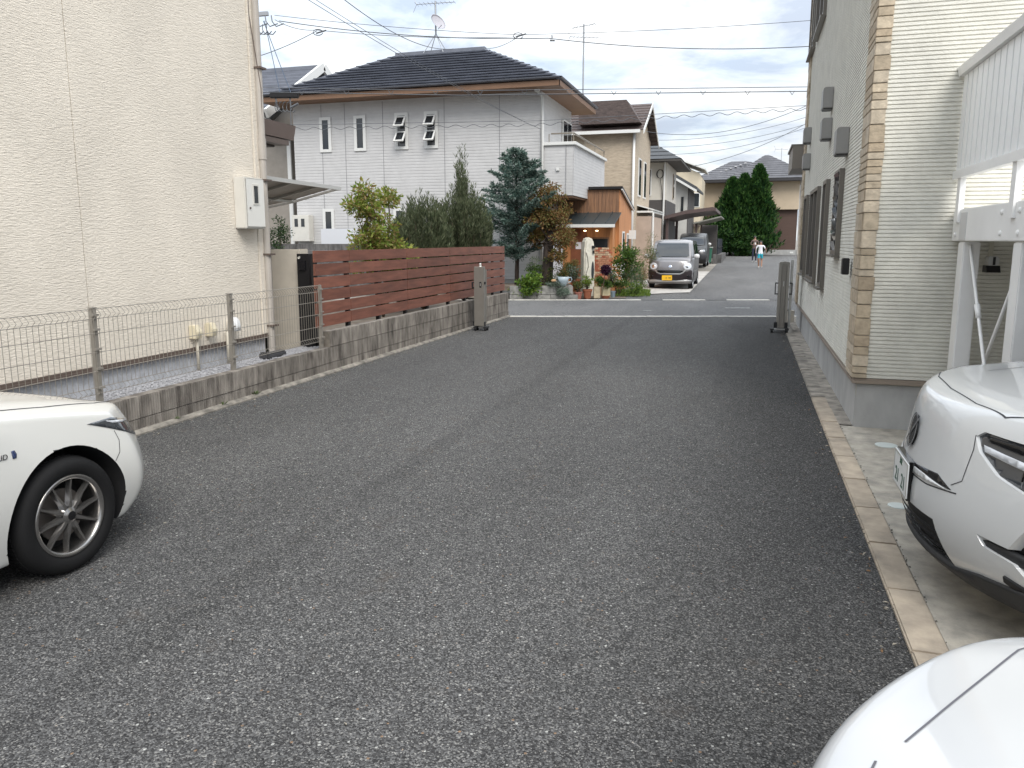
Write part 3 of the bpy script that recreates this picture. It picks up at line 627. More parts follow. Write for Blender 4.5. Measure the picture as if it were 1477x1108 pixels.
MB().tube([(HX1 + .05, HY0 - .06, .2), (HX1 + .05, HY0 - .06, 5.85), (HX1 - .05, HY0 - .3, 6.0), (HX1 - .05, HY0 - .3, 6.1)], .045, 10).build('downpipe', WTR, wh, smooth=True)
MB().box((HX1 - .12, HY0 - .36, 5.98), (HX1 + .02, HY0 - .22, 6.16)).build('rain_head', WTR, wh)
# balcony box
by0, by1 = 23.2, 28.4
bal = MB().box((HX1 + .03, by0 + .035, 2.99), (-5.155, by1 - .01, 4.45)).build('balcony', LG, wh)
mb = MB(); ribs_y(mb, by0 + .02, HX1 + .1, -5.13, 2.99, 4.45, .094, .003, -1); ribs_x(mb, -5.14, by0, by1, 2.99, 4.45, .094, .003, 1); mb.build('balcony_siding', LG, bal)
MB().box((HX1 + .02, by0 - .04, 4.455), (-5.06, by1 + .05, 4.55)).build('coping', WTR, bal, bevel=.01)
MB().box((-5.37, by0 - .0095, 3.0), (-5.355, by0 + .0, 4.45)).build('siding_joint', mat('grey sealant', (.24, .24, .25), .8), bal)
MB().box((HX1 + .05, by0 + .05, 2.93), (-5.18, by1 - .05, 2.985)).build('soffit', SOF, bal)
STEEL = mat('thin bronze rail', (.27, .24, .20), .4, metal=.5)
mb = MB().tube([(HX1 + .3, by0 + .05, 4.80), (-5.15, by0 + .05, 4.80), (-5.15, by1 - .1, 4.80), (-5.15, by1 - .1, 4.55)], .025, 6)
for (x, y) in ((-5.9, by0 + .05), (-5.15, by0 + .05), (-5.15, 25), (-5.15, 26.6)): mb.tube([(x, y, 4.55), (x, y, 4.80)], .015, 6)
mb.build('handrail', STEEL, bal)
wv = MB().box((-5.66, by0 - .03, 3.72), (-5.56, by0 - .0, 3.82)).build('vent_cap', WTR, bal)
ww = MB().box((HX1 + .013, 25.85, 4.55), (HX1 + .06, 27.15, 5.62)).build('balcony_window', WTR, wh)
for y in (25.92, 26.54): MB().box((HX1 + .061, y, 4.6), (HX1 + .066, y + .55, 5.56)).build('pane', GLS, ww)
# meter cabinet and low white wall beside it
mc = MB().box((-14.62, HY0 - .32, 1.62), (-13.98, HY0 - .02, 2.48)).build('meter_cabinet', wht, wh, bevel=.01)
for x in (-14.52, -14.27): MB().box((x, HY0 - .326, 2.10), (x + .13, HY0 - .321, 2.36)).build('meter_window', GLS, mc)
o = MB().box((-13.2, HY0 - .9, .3), (-11.9, HY0 - .75, 2.02)).build('screen_wall', mat('white screen', (.62, .63, .66), .5)); tag(o, 'low white screen wall below the slit window of the grey house', 'wall')
# timber porch in front of its side
CED = mat('orange cedar boards', (.55, .25, .10), .6, var=.3, vscale=5, vstretch=(3, 3, .25), col2=(.40, .17, .065))
CEDD = mat('weathered cedar', (.30, .155, .08), .7, var=.5, vscale=6, vstretch=(4, 4, .3), col2=(.14, .075, .045))
SEAMR = mat('dark green metal roof', (.05, .062, .065), .4, metal=.4)
pc = thing('timber_porch', 'orange cedar entrance porch with dark metal roof under the balcony', 'porch', (-4.7, 25.5, 0))
MB().prism([(25.42, 0), (28.0, 0), (28.0, 2.72), (25.42, 3.28)], 0, -6.1, -4.10).build('wall_core', CED, pc)
x = -6.1
while x < -4.12:                                            # front boards, one by one
    MB().box((x + .003, 25.395, 2.45), (min(x + .118, -4.10), 25.417, 3.27)).build('board', CEDD, pc); x += .12
y = 25.40
while y < 27.98:
    zt = lerp(3.27, 2.73, (y - 25.42) / 2.58); MB().prism([(y + .003, .12), (y + .137, .12), (y + .137, zt - .03), (y + .003, zt)], 0, -4.098, -4.075).build('board', CED, pc); y += .14
MB().prism([(25.3, 3.29), (28.1, 2.70), (28.1, 2.78), (25.3, 3.37)], 0, -5.1, -3.98).build('main_roof', BLKM, pc)
MB().prism([(25.3, 3.25), (28.1, 2.66), (28.1, 2.695), (25.3, 3.285)], 0, -4.02, -3.975).build('white_edge', WTR, pc)
MB().box((-6.05, 24.50, 0), (-4.20, 25.39, 2.06)).build('front_room', CED, pc)
x = -6.05
while x < -4.22:
    if not (-4.82 < x + .06 < -4.25): MB().box((x + .003, 24.475, .1), (x + .118, 24.498, 2.05)).build('board', CED, pc)
    x += .12
MB().box((-4.22, 24.46, .05), (-4.12, 24.56, 2.08)).build('corner_post', CED, pc)
MB().box((-4.86, 24.46, .05), (-4.80, 24.52, 2.06)).build('corner_post', CED, pc)
cr_ = MB().prism([(24.1, 2.12), (25.40, 2.50), (25.40, 2.55), (24.1, 2.17)], 0, -6.15, -4.02).build('canopy', SEAMR, pc)
for x in (-5.9, -5.5, -5.1, -4.7, -4.3): MB().prism([(24.11, 2.171), (25.38, 2.551), (25.38, 2.58), (24.11, 2.20)], 0, x - .012, x + .012).build('standing_seam', SEAMR, cr_)
MB().box((-6.17, 24.04, 2.05), (-4.0, 24.098, 2.15)).build('gutter', WTR, cr_)
MB().box((-4.80, 24.465, 1.15), (-4.24, 24.497, 1.75)).build('window', CEDD, pc); MB().box((-4.76, 24.455, 1.2), (-4.28, 24.464, 1.7)).build('pane', GLS, pc)
dr = MB().box((-5.45, 24.44, .1), (-4.95, 24.474, 2.0)).build('door', mat('red brown door', (.22, .075, .035), .55, var=.2, vscale=5), pc)
MB().box((-5.30, 24.43, 1.38), (-5.12, 24.439, 1.60)).build('notice', mat('paper', (.72, .70, .72), .8), dr)
for x in (-4.98, -4.60):
    MB().lathe([(.001, .0), (.04, .01), (.04, .03), (.001, .04)], Matrix.Translation((x, 24.3, 1.93)), 10).build('downlight', mat('warm lamp', (.9, .75, .5), .4, emit=(1, .72, .4, 3.0)), pc)
for (y, z0, z1, w) in ((26.0, .5, 1.95, .5), (27.0, 1.35, 1.9, .4)):
    f_ = MB().box((-4.075, y, z0), (-4.055, y + w, z1)).build('window', WTR, pc); MB().box((-4.054, y + .06, z0 + .06), (-4.050, y + w - .06, z1 - .06)).build('pane', GLS, f_)
MB().box((-4.07, 27.5, 1.7), (-3.85, 27.7, 2.0)).build('outdoor_unit', WTR, pc)
MB().box((-6.12, 24.2, .05), (-6.05, 24.46, 2.4)).build('white_jamb', WTR, pc)
o = MB().box((-6.1, 23.9, .06), (-5.6, 23.95, 1.75)).build('white_panel', mat('pale panel', (.62, .62, .66), .6)); tag(o, 'pale white screen panel beside the porch door, behind the thick trunk', 'screen')
# ================================================================== houses further back
SHIN = mat('brown shingle', (.085, .062, .056), .7, var=.4, vscale=7, vstretch=(1, 1, 3))
def gable_y(parent, x0, x1, y0, y1, z0, zr, rows, m, ov=.4, lift=.03):
    """roof with ridge along x at mid y, stepped rows on both slopes"""
    ym = (y0 + y1) / 2; mb = MB(); sl_ = (zr - z0) / (ym - y0)
    for s in (0, 1):
        ye = y0 - ov if s == 0 else y1 + ov; ze = z0 - ov * sl_
        for k in range(rows):
            a, b = lerp(ye, ym, k / rows), lerp(ye, ym, (k + 1) / rows); za, zb = lerp(ze, zr, k / rows), lerp(ze, zr, (k + 1) / rows)
            mb.quad((x0 - ov, a, za), (x1 + ov, a, za), (x1 + ov, a, za + lift), (x0 - ov, a, za + lift)); mb.quad((x0 - ov, a, za + lift), (x1 + ov, a, za + lift), (x1 + ov, b, zb), (x0 - ov, b, zb))
    r_ = mb.build('roof', m, parent)
    t = .13
    for (xe, d) in ((x1 + ov, .03), (x0 - ov, -.03)):
        for ye in (y0 - ov, y1 + ov):
            ze = z0 - ov * sl_; pts = [(ye, ze - t), (ye, ze + lift), (ym, zr + lift), (ym, zr - t)]; MB().prism(pts, 0, min(xe, xe + d), max(xe, xe + d)).build('barge_board', WTR, r_)
    return r_
TAN = mat('tan brick siding', (.45, .375, .285), .8, var=.22, vscale=9, vstretch=(.6, .6, 3), bump=.3, bscale=30, bstretch=(1, 1, 3))
bh = thing('house', 'tan sided house with brown shingle gables behind the grey house', 'house', (-8, 33.5, 0))
MB().box((-11.5, 31, 0), (-4.40, 35.6, 5.95)).prism([(31, 5.9), (35.6, 5.9), (33.3, 7.0)], 0, -11.4, -4.42).build('wall', TAN, bh)
gable_y(bh, -11.5, -4.40, 31, 35.6, 5.98, 7.2, 10, SHIN, .32)
MB().box((-11.6, 30.62, 5.72), (-4.2, 30.70, 5.84)).build('gutter', WTR, bh)
MB().tube([(-4.46, 30.93, .3), (-4.46, 30.93, 5.75)], .05, 8).build('downpipe', WTR, bh, smooth=True)
# front dormer gable
MB().prism([(-6.6, 6.1), (-4.2, 6.1), (-4.75, 6.95), (-6.6, 6.95)], 1, 30.66, 32.2).build('front_gable', SHIN, bh)
for y0 in (31.8, 33.4): 
    w_ = MB().box((-4.405, y0, 3.4), (-4.36, y0 + .7, 4.9)).build('window', WTR, bh); MB().box((-4.359, y0 + .06, 3.46), (-4.354, y0 + .64, 4.84)).build('pane', GLS, w_)
mb = MB().box((-4.40, 31.7, 2.75), (-3.75, 35.5, 2.82)).beam((-4.4, 33.5, 3.05), (-3.7, 33.5, 2.85), 3.6, .05); mb.build('carport_roof', WTR, bh)
MB().box((-4.40, 31.6, .1), (-3.8, 35.4, 2.6)).build('annex_wall', mat('pinkish annex', (.40, .31, .25), .8, var=.1), bh)
MB().tube([(-3.74, 31.7, .1), (-3.74, 31.7, 2.75)], .04, 8).build('annex_pipe', WTR, bh)
# third house: white over charcoal
CHAR = mat('charcoal siding', (.075, .068, .065), .7, var=.15, vscale=6, vstretch=(.4, .4, 4))
CREAMW = mat('warm white render', (.56, .53, .47), .85, var=.08, vscale=2)
h3 = thing('house', 'house with warm white upper wall above charcoal siding', 'house', (-7.5, 40, 0))
gz3 = gz(0, 38)
MB().box((-11, 38, gz3 - .2), (-3.9, 43, 3.55)).build('lower_wall', CHAR, h3)
MB().box((-11, 38.01, 3.55), (-3.91, 43, 5.35)).build('upper_wall', CREAMW, h3)
hip_roof(h3, -11.6, -3.2, 37.3, 43.7, 5.36, -8.5, -6.2, 40.5, 7.2, 9, SHIN if 0 else mat('charcoal roof', (.05, .054, .058), .55), lift=.03)
MB().box((-11.6, 37.3, 5.28), (-3.2, 43.7, 5.35)).build('eaves', mat('dark eaves', (.06, .055, .05), .6), h3)
for (y, z0, z1) in ((41.2, 3.75, 5.0),):
    w_ = MB().box((-3.91, y, z0), (-3.87, y + .5, z1)).build('window', mat('tan frame', (.3, .24, .17), .5), h3); MB().box((-3.869, y + .06, z0 + .06), (-3.864, y + .44, z1 - .06)).build('pane', GLS, h3)
w_ = MB().box((-4.95, 37.97, 3.75), (-4.6, 38.01, 5.0)).build('window', WTR, h3); MB().box((-4.9, 37.96, 3.8), (-4.65, 37.969, 4.95)).build('pane', GLS, w_)
MB().tube([(-4.0, 37.94, .3), (-4.0, 37.94, 5.3)], .045, 8).build('downpipe', WTR, h3)
mb = MB()
for k in range(3): mb.tube([(-4.2 + .17 * math.cos(a) * (1 - k * .1), 37.92, 4.75 + .2 * math.sin(a)) for a in [i * .45 for i in range(15)]], .014, 5)
mb.tube([(-4.2, 37.93, 4.55), (-4.1, 37.93, 4.0), (-4.05, 37.93, 3.5)], .014, 5); mb.build('coiled_cable', BLKM, h3)
# fourth: small pale gable with dark side
h4 = thing('house', 'narrow pale house with a low gable beyond the charcoal one', 'house', (-7, 48, 0))
MB().box((-9, 46, 0), (-3.5, 51, 4.7)).prism([(-9, 4.7), (-3.5, 4.7), (-6.2, 6.3)], 1, 46, 51).build('wall', mat('pale boards', (.50, .49, .46), .8, var=.12, vscale=2), h4)
MB().prism([(-9.5, 4.55), (-6.2, 6.36), (-2.95, 4.45), (-2.95, 4.6), (-6.2, 6.55), (-9.5, 4.7)], 1, 45.5, 51.4).build('roof', mat('charcoal roof', (.05, .054, .058), .55), h4)
MB().prism([(-9.5, 4.4), (-6.2, 6.22), (-2.97, 4.3), (-2.97, 4.44), (-6.2, 6.35), (-9.5, 4.54)], 1, 45.42, 45.5).build('barge_board', WTR, h4)
MB().box((-3.5, 46.0, .2), (-3.46, 51, 4.55)).build('dark_side', CHAR, h4); MB().box((-3.86, 45.95, 3.3), (-3.72, 46.0, 4.1)).build('window', GLS, h4)
# fifth: cream house with a sliding window
h5 = thing('house', 'cream house with a dark sliding window left of the cypress house', 'house', (-6, 59, 0))
MB().box((-9, 57, 0), (-3.4, 61, 5.9)).prism([(-9, 5.9), (-3.4, 5.9), (-3.6, 6.3), (-5.6, 7.2)], 1, 57, 61).build('wall', mat('cream render', (.52, .455, .345), .85, var=.1, vscale=1.5), h5)
MB().prism([(-9.4, 5.75), (-5.4, 7.35), (-3.2, 6.5), (-3.2, 6.62), (-5.4, 7.5), (-9.4, 5.9)], 1, 56.6, 61.4).build('roof', WTR, h5)
w_ = MB().box((-4.36, 56.95, 3.95), (-3.5, 57.0, 4.95)).build('window', WTR, h5)
for x in (-4.31, -3.91): MB().box((x, 56.94, 4.0), (x + .36, 56.949, 4.9)).build('pane', GLS, w_)
MB().box((-4.3, 56.5, 2.6), (-3.42, 57, 2.9)).build('awning', BROWN, h5)
# end house of the street
TILE2 = mat('slate tile', (.095, .095, .105), .55, var=.25, vscale=1.6)
TAN2 = mat('fawn render', (.50, .405, .295), .85, var=.08, vscale=1)
h6 = thing('house', 'fawn house with brown ground floor and slate hip roof closing the street', 'house', (0, 67, .5))
zb = gz(0, 64)
MB().box((-3.95, 64, 3.97), (3.45, 70, 6.3)).build('upper_wall', TAN2, h6)
MB().box((-3.95, 64.02, .9), (3.40, 70, 3.96)).build('lower_wall', mat('brown siding', (.085, .05, .038), .7, var=.15, vscale=8, vstretch=(.3, .3, 4)), h6)
MB().box((-3.97, 63.98, zb - .2), (3.47, 70, .92)).build('foundation', FND, h6)
MB().box((-1.55, 63.7, 3.98), (3.455, 63.99, 6.25)).build('bay_wall', TAN2, h6)
mb = MB()
hip_roof(h6, -4.6, 4.4, 63.1, 70.6, 6.25, -1.7, -.6, 66.8, 7.95, 10, TILE2, lift=.03)
hip_roof(h6, -1.9, 4.6, 62.9, 68.4, 6.28, .85, 1.1, 65.6, 8.25, 11, TILE2, lift=.03, name='front_roof')
MB().box((-4.6, 63.1, 6.05), (-1.9, 70.6, 6.24)).build('eaves', mat('dark fascia', (.03, .028, .03), .5), h6)
MB().box((-1.9, 62.9, 6.08), (4.6, 68.4, 6.27)).build('eaves', mat('dark fascia', (.03, .028, .03), .5), h6)
mb = MB()
for k in range(6): mb.box((-2.5 + k * .36, 64.6 + k * .22, 6.95 + k * .145), (-2.33 + k * .36, 64.85 + k * .22, 7.0 + k * .145))
mb.build('snow_guard', mat('white guard', (.6, .6, .6), .5), h6)
MB().tube([(-1.6, 63.66, .6), (-1.6, 63.66, 6.1)], .05, 6).build('downpipe', WTR, h6)
w_ = MB().box((-.75, 63.66, 4.9), (.1, 63.699, 5.9)).build('window', WTR, h6); MB().box((-.7, 63.65, 4.95), (.05, 63.659, 5.85)).build('pane', GLS, w_)
MB().box((3.0, 63.96, .65), (3.25, 63.979, .78)).build('vent', WTR, h6)
MB().box((3.5, 63.9, .4), (3.7, 64.2, 5.8)).build('side_return', CONCL, h6)
# dark neighbour left of the grey house
SHADEW = mat('shaded greige render', (.27, .245, .215), .85, var=.1, vscale=4, bump=.3, bscale=30)  # neighbour's wall stands in shade; that shade is put into its colour
h7 = thing('house', 'greige house with dark tiled roof and white gables left of the grey house', 'house', (-18, 25, 0))
MB().box((-23, 24.1, 0), (-15.35, 30, 5.6)).build('wall', SHADEW, h7)
MB().box((-15.42, 24.04, 0), (-15.28, 24.1, 5.2)).build('corner_trim', WTR, h7)
MB().prism([(-18.1, 5.2), (-15.6, 5.2), (-16.75, 6.2)], 1, 23.85, 24.4).build('lower_gable', mat('pale gable', (.5, .47, .43), .8), h7)
for s in (-1, 1): MB().prism([(-16.75 + s * 1.5, 5.0), (-16.75, 6.25), (-16.75, 6.42), (-16.75 + s * 1.5, 5.17)], 1, 23.7, 24.0).build('barge_board', WTR, h7)
mb = MB()
for k in range(12):
    a, b = k / 12, (k + 1) / 12
    mb.quad((-24, lerp(23.4, 27.2, a), lerp(5.9, 8.05, a) + .10), (-15.75, lerp(23.4, 27.2, a), lerp(5.9, 8.05, a) + .10), (-15.75, lerp(23.4, 27.2, b), lerp(5.9, 8.05, b)), (-24, lerp(23.4, 27.2, b), lerp(5.9, 8.05, b)))
    mb.quad((-24, lerp(23.4, 27.2, a), lerp(5.9, 8.05, a)), (-15.75, lerp(23.4, 27.2, a), lerp(5.9, 8.05, a)), (-15.75, lerp(23.4, 27.2, a), lerp(5.9, 8.05, a) + .10), (-24, lerp(23.4, 27.2, a), lerp(5.9, 8.05, a) + .10))
mb.quad((-24, 27.2, 8.05), (-15.75, 27.2, 8.05), (-15.75, 31, 5.9), (-24, 31, 5.9)); mb.build('roof', TILE, h7)
MB().beam((-24, 27.2, 8.1), (-15.75, 27.2, 8.1), .22, .14).build('ridge_cap', TILE, h7)
for (ya, za, yb, zb_) in ((23.35, 5.85, 27.2, 8.12), (31, 5.85, 27.2, 8.12)): MB().beam((-15.7, ya, za), (-15.7, yb, zb_), .1, .3).build('barge_board', WTR, h7)
MB().prism([(24, 5.6), (30.4, 5.6), (27.2, 7.7)], 0, -16.2, -16.0).build('gable_wall', SHADEW, h7)
# dark block wall at the far side of the road
DBLK = mat('dark block', (.115, .11, .108), .95, var=.5, vscale=6, vstretch=(1, 1, .3), bump=.5, bscale=50)
bw = thing('block_wall', 'dark grey block wall along the far side of the road behind the red fence', 'wall', (-13, 20.9, 0))
p0 = Vector((-15.8, 20.3, 0)); wl = MB().box((0.002, -.07, .003), (.397, .07, .197)).mesh('block', DBLK, bevel=.006)
for r_ in range(7):
    for k in range(21): place('block', wl, bw, Matrix.Translation(p0 + RD * (k * .4) + Vector((0, 0, .15 + r_ * .2))) @ Matrix.Rotation(TH, 4, 'Z'))
# carports by the street
cp = thing('carport', 'brown roofed carport behind the parked van', 'carport', (-2.6, 40, 0))
CPR = mat('brown carport', (.085, .058, .055), .5, var=.1)
MB().prism([(-3.9, 2.62), (-2.9, 2.86), (-1.7, 3.0), (-1.55, 2.98), (-1.55, 3.12), (-1.7, 3.16), (-2.9, 3.02), (-3.9, 2.76)], 1, 37.2, 43).build('roof', CPR, cp)
for (x, y) in ((-3.75, 37.5), (-3.75, 42.5)): MB().box((x - .06, y - .06, 0), (x + .06, y + .06, 2.75)).build('post', CPR, cp)
MB().box((-3.88, 37.6, .2), (-3.80, 42.6, 2.4)).build('side_screen', CHAR, cp)
cp2 = thing('carport', 'pale roofed lean-to carport beside the cypress hedge', 'carport', (-2, 52, 0))
mb = MB().prism([(-3.4, 2.65), (-1.75, 3.05), (-1.75, 3.13), (-3.4, 2.73)], 1, 50, 56); mb.build('roof', mat('grey polycarbonate', (.25, .25, .22), .4), cp2)
for y in (50.3, 55.5): MB().box((-3.3, y, .2), (-3.18, y + .12, 2.8)).build('post', CPR, cp2)
o = MB().box((-3.3, 56.2, .3), (-2.2, 56.9, 2.7)).build('shed_wall', CHAR); tag(o, 'charcoal shed wall under the pale lean-to', 'shed')
# ------------------------------------------------------------------ antennas, wires, poles
GALV = mat('galvanised steel', (.36, .37, .38), .4, metal=.7)
CAB = mat('black cable', (.10, .105, .115), .6)
an = thing('antenna', 'roof antenna mast with satellite dish on the grey house', 'antenna', (-10.3, 25.2, 7.83))
bx, byy, bz = -10.3, 25.2, 7.83
MB().tube([(bx, byy, bz + .55), (bx, byy, bz + 1.62)], .03, 6).build('mast', GALV, an)
mb = MB()
for dx, dy in ((-.35, -.25), (.35, -.25), (.35, .25), (-.35, .25)): mb.tube([(bx + dx, byy + dy, bz - .05), (bx, byy, bz + .6)], .013, 5)
mb.build('tripod', GALV, an)
M = Matrix.Translation((bx + .14, byy - .14, bz + .92)) @ Matrix.Rotation(R(62), 4, 'Z') @ Matrix.Rotation(R(62), 4, 'X')
MB().lathe([(.001, -.05), (.12, -.04), (.22, -.015), (.28, .02), (.285, .02), (.22, -.005), (.12, -.03), (.001, -.04)], M, 20).build('dish', mat('grey dish', (.38, .37, .40), .5), an, smooth=True)
MB().tube([(bx + .14, byy - .14, bz + .70), (bx + .36, byy - .36, bz + .76)], .012, 5).build('feed_arm', GALV, an)
def yagi(parent, c, ang, L, n, el=.45, tilt=0):
    mb = MB(); d = Vector((math.cos(ang), math.sin(ang), tilt)); s = Vector((-math.sin(ang), math.cos(ang), 0)); c = Vector(c)
    mb.tube([c - d * L / 2, c + d * L / 2], .014, 5)
    for k in range(n): q = c + d * (-L / 2 + L * k / (n - 1)); w = el * (1 - .4 * k / n) / 2; mb.tube([q - s * w, q + s * w], .007, 4)
    for sg in (-1, 1): q = c - d * L / 2; mb.tube([q + s * .0 + Vector((0, 0, 0)), q + Vector((0, 0, sg * .25)) - d * .12], .008, 4)
    mb.build('yagi', GALV, parent)
yagi(an, (bx, byy, bz + 1.55), R(5), 1.3, 10)
an2 = thing('antenna', 'tall roof antenna with two yagi arrays on the tan house', 'antenna', (-7.0, 33.3, 7.2))
MB().tube([(-7.0, 33.3, 7.5), (-7.0, 33.3, 10.5)], .035, 6).build('mast', GALV, an2)
mb = MB()
for dx in (-.3, .3): mb.tube([(-7 + dx, 33.3, 7.15), (-7, 33.3, 7.75)], .015, 5)
mb.build('tripod', GALV, an2)
yagi(an2, (-7.0, 33.2, 10.4), R(160), 1.1, 8, .5); yagi(an2, (-6.9, 33.2, 9.95), R(25), 1.3, 9, .5)
an3 = thing('antenna', 'thin small antenna above the slate roof of the end house', 'antenna', (2.1, 67, 7.6))
MB().tube([(2.1, 67, 7.4), (2.1, 67, 8.9)], .02, 5).build('mast', GALV, an3); yagi(an3, (2.1, 67, 8.8), R(20), 1.0, 6)
def road_pt(px_s, h, dep):
    """point over the road: distance along RD from the camera axis, height, distance out from the driveway"""
    q = RD * px_s + RF * dep; return Vector((q.x, q.y, h))
def cable(name, pts, r_, label, sag=0, wavy=None, group=None):
    P_ = []; 
    for a, b in zip(pts[:-1], pts[1:]):
        n = 24 if wavy is None else int((b - a).length / .04)
        for k in range(n): t = k / n; P_.append(a.lerp(b, t) - Vector((0, 0, sag * 4 * t * (1 - t))) + (Vector((0, 0, wavy[0] * math.sin(6.283 * (b - a).length * t / wavy[1]))) if wavy else Vector()))
    P_.append(pts[-1]); o = MB().tube(P_, r_, 4).build(name, CAB); tag(o, label, 'cable', group); return o
rp = road_pt
G_ = 'cables over the road'
cable('cable', [rp(-12, 5.3, 19), rp(-1.3, 5.13, 19), rp(7, 5.22, 19), rp(20, 5.6, 19)], 0.0079, 'straight upper strand of the spacer cable pair crossing at eave height')
cable('cable', [rp(-12, 5.2, 19), rp(-1.3, 5.03, 19), rp(7, 5.12, 19), rp(20, 5.5, 19)], 0.0101, 'lower strand of the spacer cable pair crossing at eave height')
lowc = [o for o in bpy.data.objects if o.get('label', '').startswith('lower strand')][0]
for k in range(14):
    s_ = -6 + k * 1.05; mb = MB()
    for q in (-.06, .06): mb.tube([rp(s_ + q, 5.13, 19), rp(s_, 5.04, 19)], .006, 4)
    mb.build('spacer', CAB, lowc)
cable('cable', [rp(-9, 4.3, 19), rp(.6, 4.45, 19), rp(7, 4.8, 19), rp(18, 5.6, 19)], 0.0058, 'straight messenger wire above the wavy cable in front of the grey house')
cable('cable', [rp(-9, 4.2, 19), rp(.6, 4.36, 19), rp(7, 4.72, 19), rp(18, 5.5, 19)], 0.0065, 'wavy spiral cable crossing in front of the grey house', wavy=(.03, .42))
cable('cable', [rp(-5.8, 7.08, 20), rp(.1, 6.63, 20), rp(7.3, 6.96, 20), rp(16, 7.5, 20)], 0.0065, 'topmost thin cable running from the crossarm above the roofs', sag=.05)
cable('cable', [rp(-5.7, 6.95, 20), rp(.88, 6.55, 20), rp(7.3, 6.36, 20), rp(16, 6.9, 20)], 0.0101, 'thick black cable sagging below the topmost one', sag=.14)
cable('cable', [rp(-5.8, 6.98, 20), rp(-4.8, 6.74, 20), rp(.15, 6.58, 20)], 0.0072, 'short black cable from the crossarm to the splice loop', sag=.08)
cable('cable', [rp(-7.3, 5.9, 20), rp(-4.78, 6.72, 20)], 0.0086, 'short service drop sagging left from the splice to the cream house', sag=.12)
cable('cable', [rp(-3.35, 5.35, 12), Vector((HX1 + .02, HY0 - .1, 4.93))], 0.0058, 'thin service wire ending at the grey house corner, lower one', sag=.12)
cable('cable', [rp(-3.15, 5.30, 12), Vector((HX1 - .1, HY0 - .1, 4.98))], 0.0050, 'thin service wire ending at the grey house corner, upper one', sag=.10)
cable('cable', [rp(-3.3, 6.05, 14), Vector((-9.6, 25.0, 7.86))], 0.0094, 'thick service drop curving down to the ridge of the grey house', sag=.35)
cable('cable', [rp(.21, 6.62, 20), Vector((-8.5, 24.9, 7.78))], 0.0079, 'short drop from the splice loop to the grey house ridge', sag=.1)
cable('cable', [Vector((-3.98, 30.7, 5.75)), rp(10.3, 6.3, 28), rp(14, 7.2, 28)], 0.0094, 'service drop from the tan house gable rising to the right', sag=.45)
for k, (a, b) in enumerate((((7.0, 6.27), (14.6, 7.35)), ((7.7, 5.9), (14.6, 7.18)), ((7.2, 6.6), (14.8, 7.75)))):
    cable('cable', [rp(a[0], a[1], 40), rp(b[0], b[1], 40), rp(22, b[1] + 1.2, 40)], 0.0101, 'faint distant cable strung low above the slate roof', sag=.3, group='distant cables')
cable('cable', [rp(10.2, 5.79, 45), rp(16.4, 8.06, 45), rp(22, 10.5, 45)], 0.0144, 'dark distant cable climbing steeply over the end house', sag=.3)
# pole with crossarm behind the left house
up = thing('utility_pole', 'concrete utility pole mostly hidden by the left house, steel crossarm showing', 'utility pole', (*rp(-6.75, 0, 20)[:2], 0))
MB().tube([rp(-6.75, 0, 20), rp(-6.75, 8.6, 20)], .15, 10, .11).build('pole', CONCL, up, smooth=True)
MB().beam(rp(-7.4, 7.0, 20), rp(-5.95, 7.12, 20), .09, .09).build('crossarm', GALV, up)
mb = MB()
for s_ in (-6.25, -6.0, -5.85): mb.tube([rp(s_, 7.05, 19.9), rp(s_ + .03, 6.9, 19.85), rp(s_ + .12, 6.78, 19.85), rp(s_ + .3, 6.86, 19.9)], .014, 5)
for k in range(4): mb.tube([rp(-6.15 + .1 * k + .12 * math.cos(a), 6.75 + .16 * math.sin(a), 19.85) for a in (2.6, 3.4, 4.2, 5.0, 5.8)], .012, 4)
mb.build('cable_loop', CAB, up)
BLUEC = mat('blue grey rope', (.06, .10, .16), .6)
mb = MB().tube([rp(-6.05, 6.95, 20), rp(-5.75, 5.25, 20)], .010, 4).tube([rp(-6.08, 6.95, 20), rp(-5.48, 5.25, 20)], .010, 4); mb.build('hanger', BLUEC, up)
sb = MB().box((0, 0, 0), (.72, .12, .12), Matrix.Translation(rp(-6.0, 5.13, 19.9)) @ Matrix.Rotation(TH, 4, 'Z')).build('splice_box', BLKM, up, bevel=.02)
mb = MB()
for k in range(5): mb.tube([rp(-5.8 + .09 * k + .07 * math.cos(a), 4.92 + .12 * math.sin(a), 19.9 + .02 * k) for a in (1.5, 2.3, 3.1, 3.9, 4.7, 5.5)], .012, 4)
mb.tube([rp(-5.85, 5.13, 19.95), rp(-5.82, 4.85, 19.95)], .02, 5).tube([rp(-5.5, 5.13, 19.95), rp(-5.48, 4.85, 19.95)], .02, 5).tube([rp(-5.5, 4.9, 19.95), rp(-5.3, 5.0, 19.95)], .03, 6)
mb.tube([rp(-5.5, 4.9, 19.95), rp(-5.5, 4.3, 19.95)], .012, 5); mb.build('dropper', CAB, up)
for (s_, h, w_) in ((-4.75, 6.68, 'near the crossarm by the left house'), (.15, 6.6, 'above the ridge of the grey house')):
    mb = MB().tube([rp(s_ + .12 * math.cos(a), h + .07 * math.sin(a), 19.98) for a in [i * .5 for i in range(13)]], .010, 4).tube([rp(s_ - .05, h - .02, 20), rp(s_ + .2, h + .05, 20)], .02, 5)
    tag(mb.build('splice_loop', CAB), 'coiled splice loop on the top cables ' + w_, 'cable splice')
o = MB().tube([rp(.98, 6.62, 20), rp(1.0, 6.48, 20)], .02, 5).tube([rp(.93, 6.5, 20), rp(1.05, 6.5, 20)], .03, 5).build('insulator', GALV); tag(o, 'small insulator clamp joining the two top cables', 'insulator')
up2 = thing('utility_pole', 'far concrete pole with stacked insulators behind the narrow houses', 'utility pole', (-5.35, 71.5, 0))
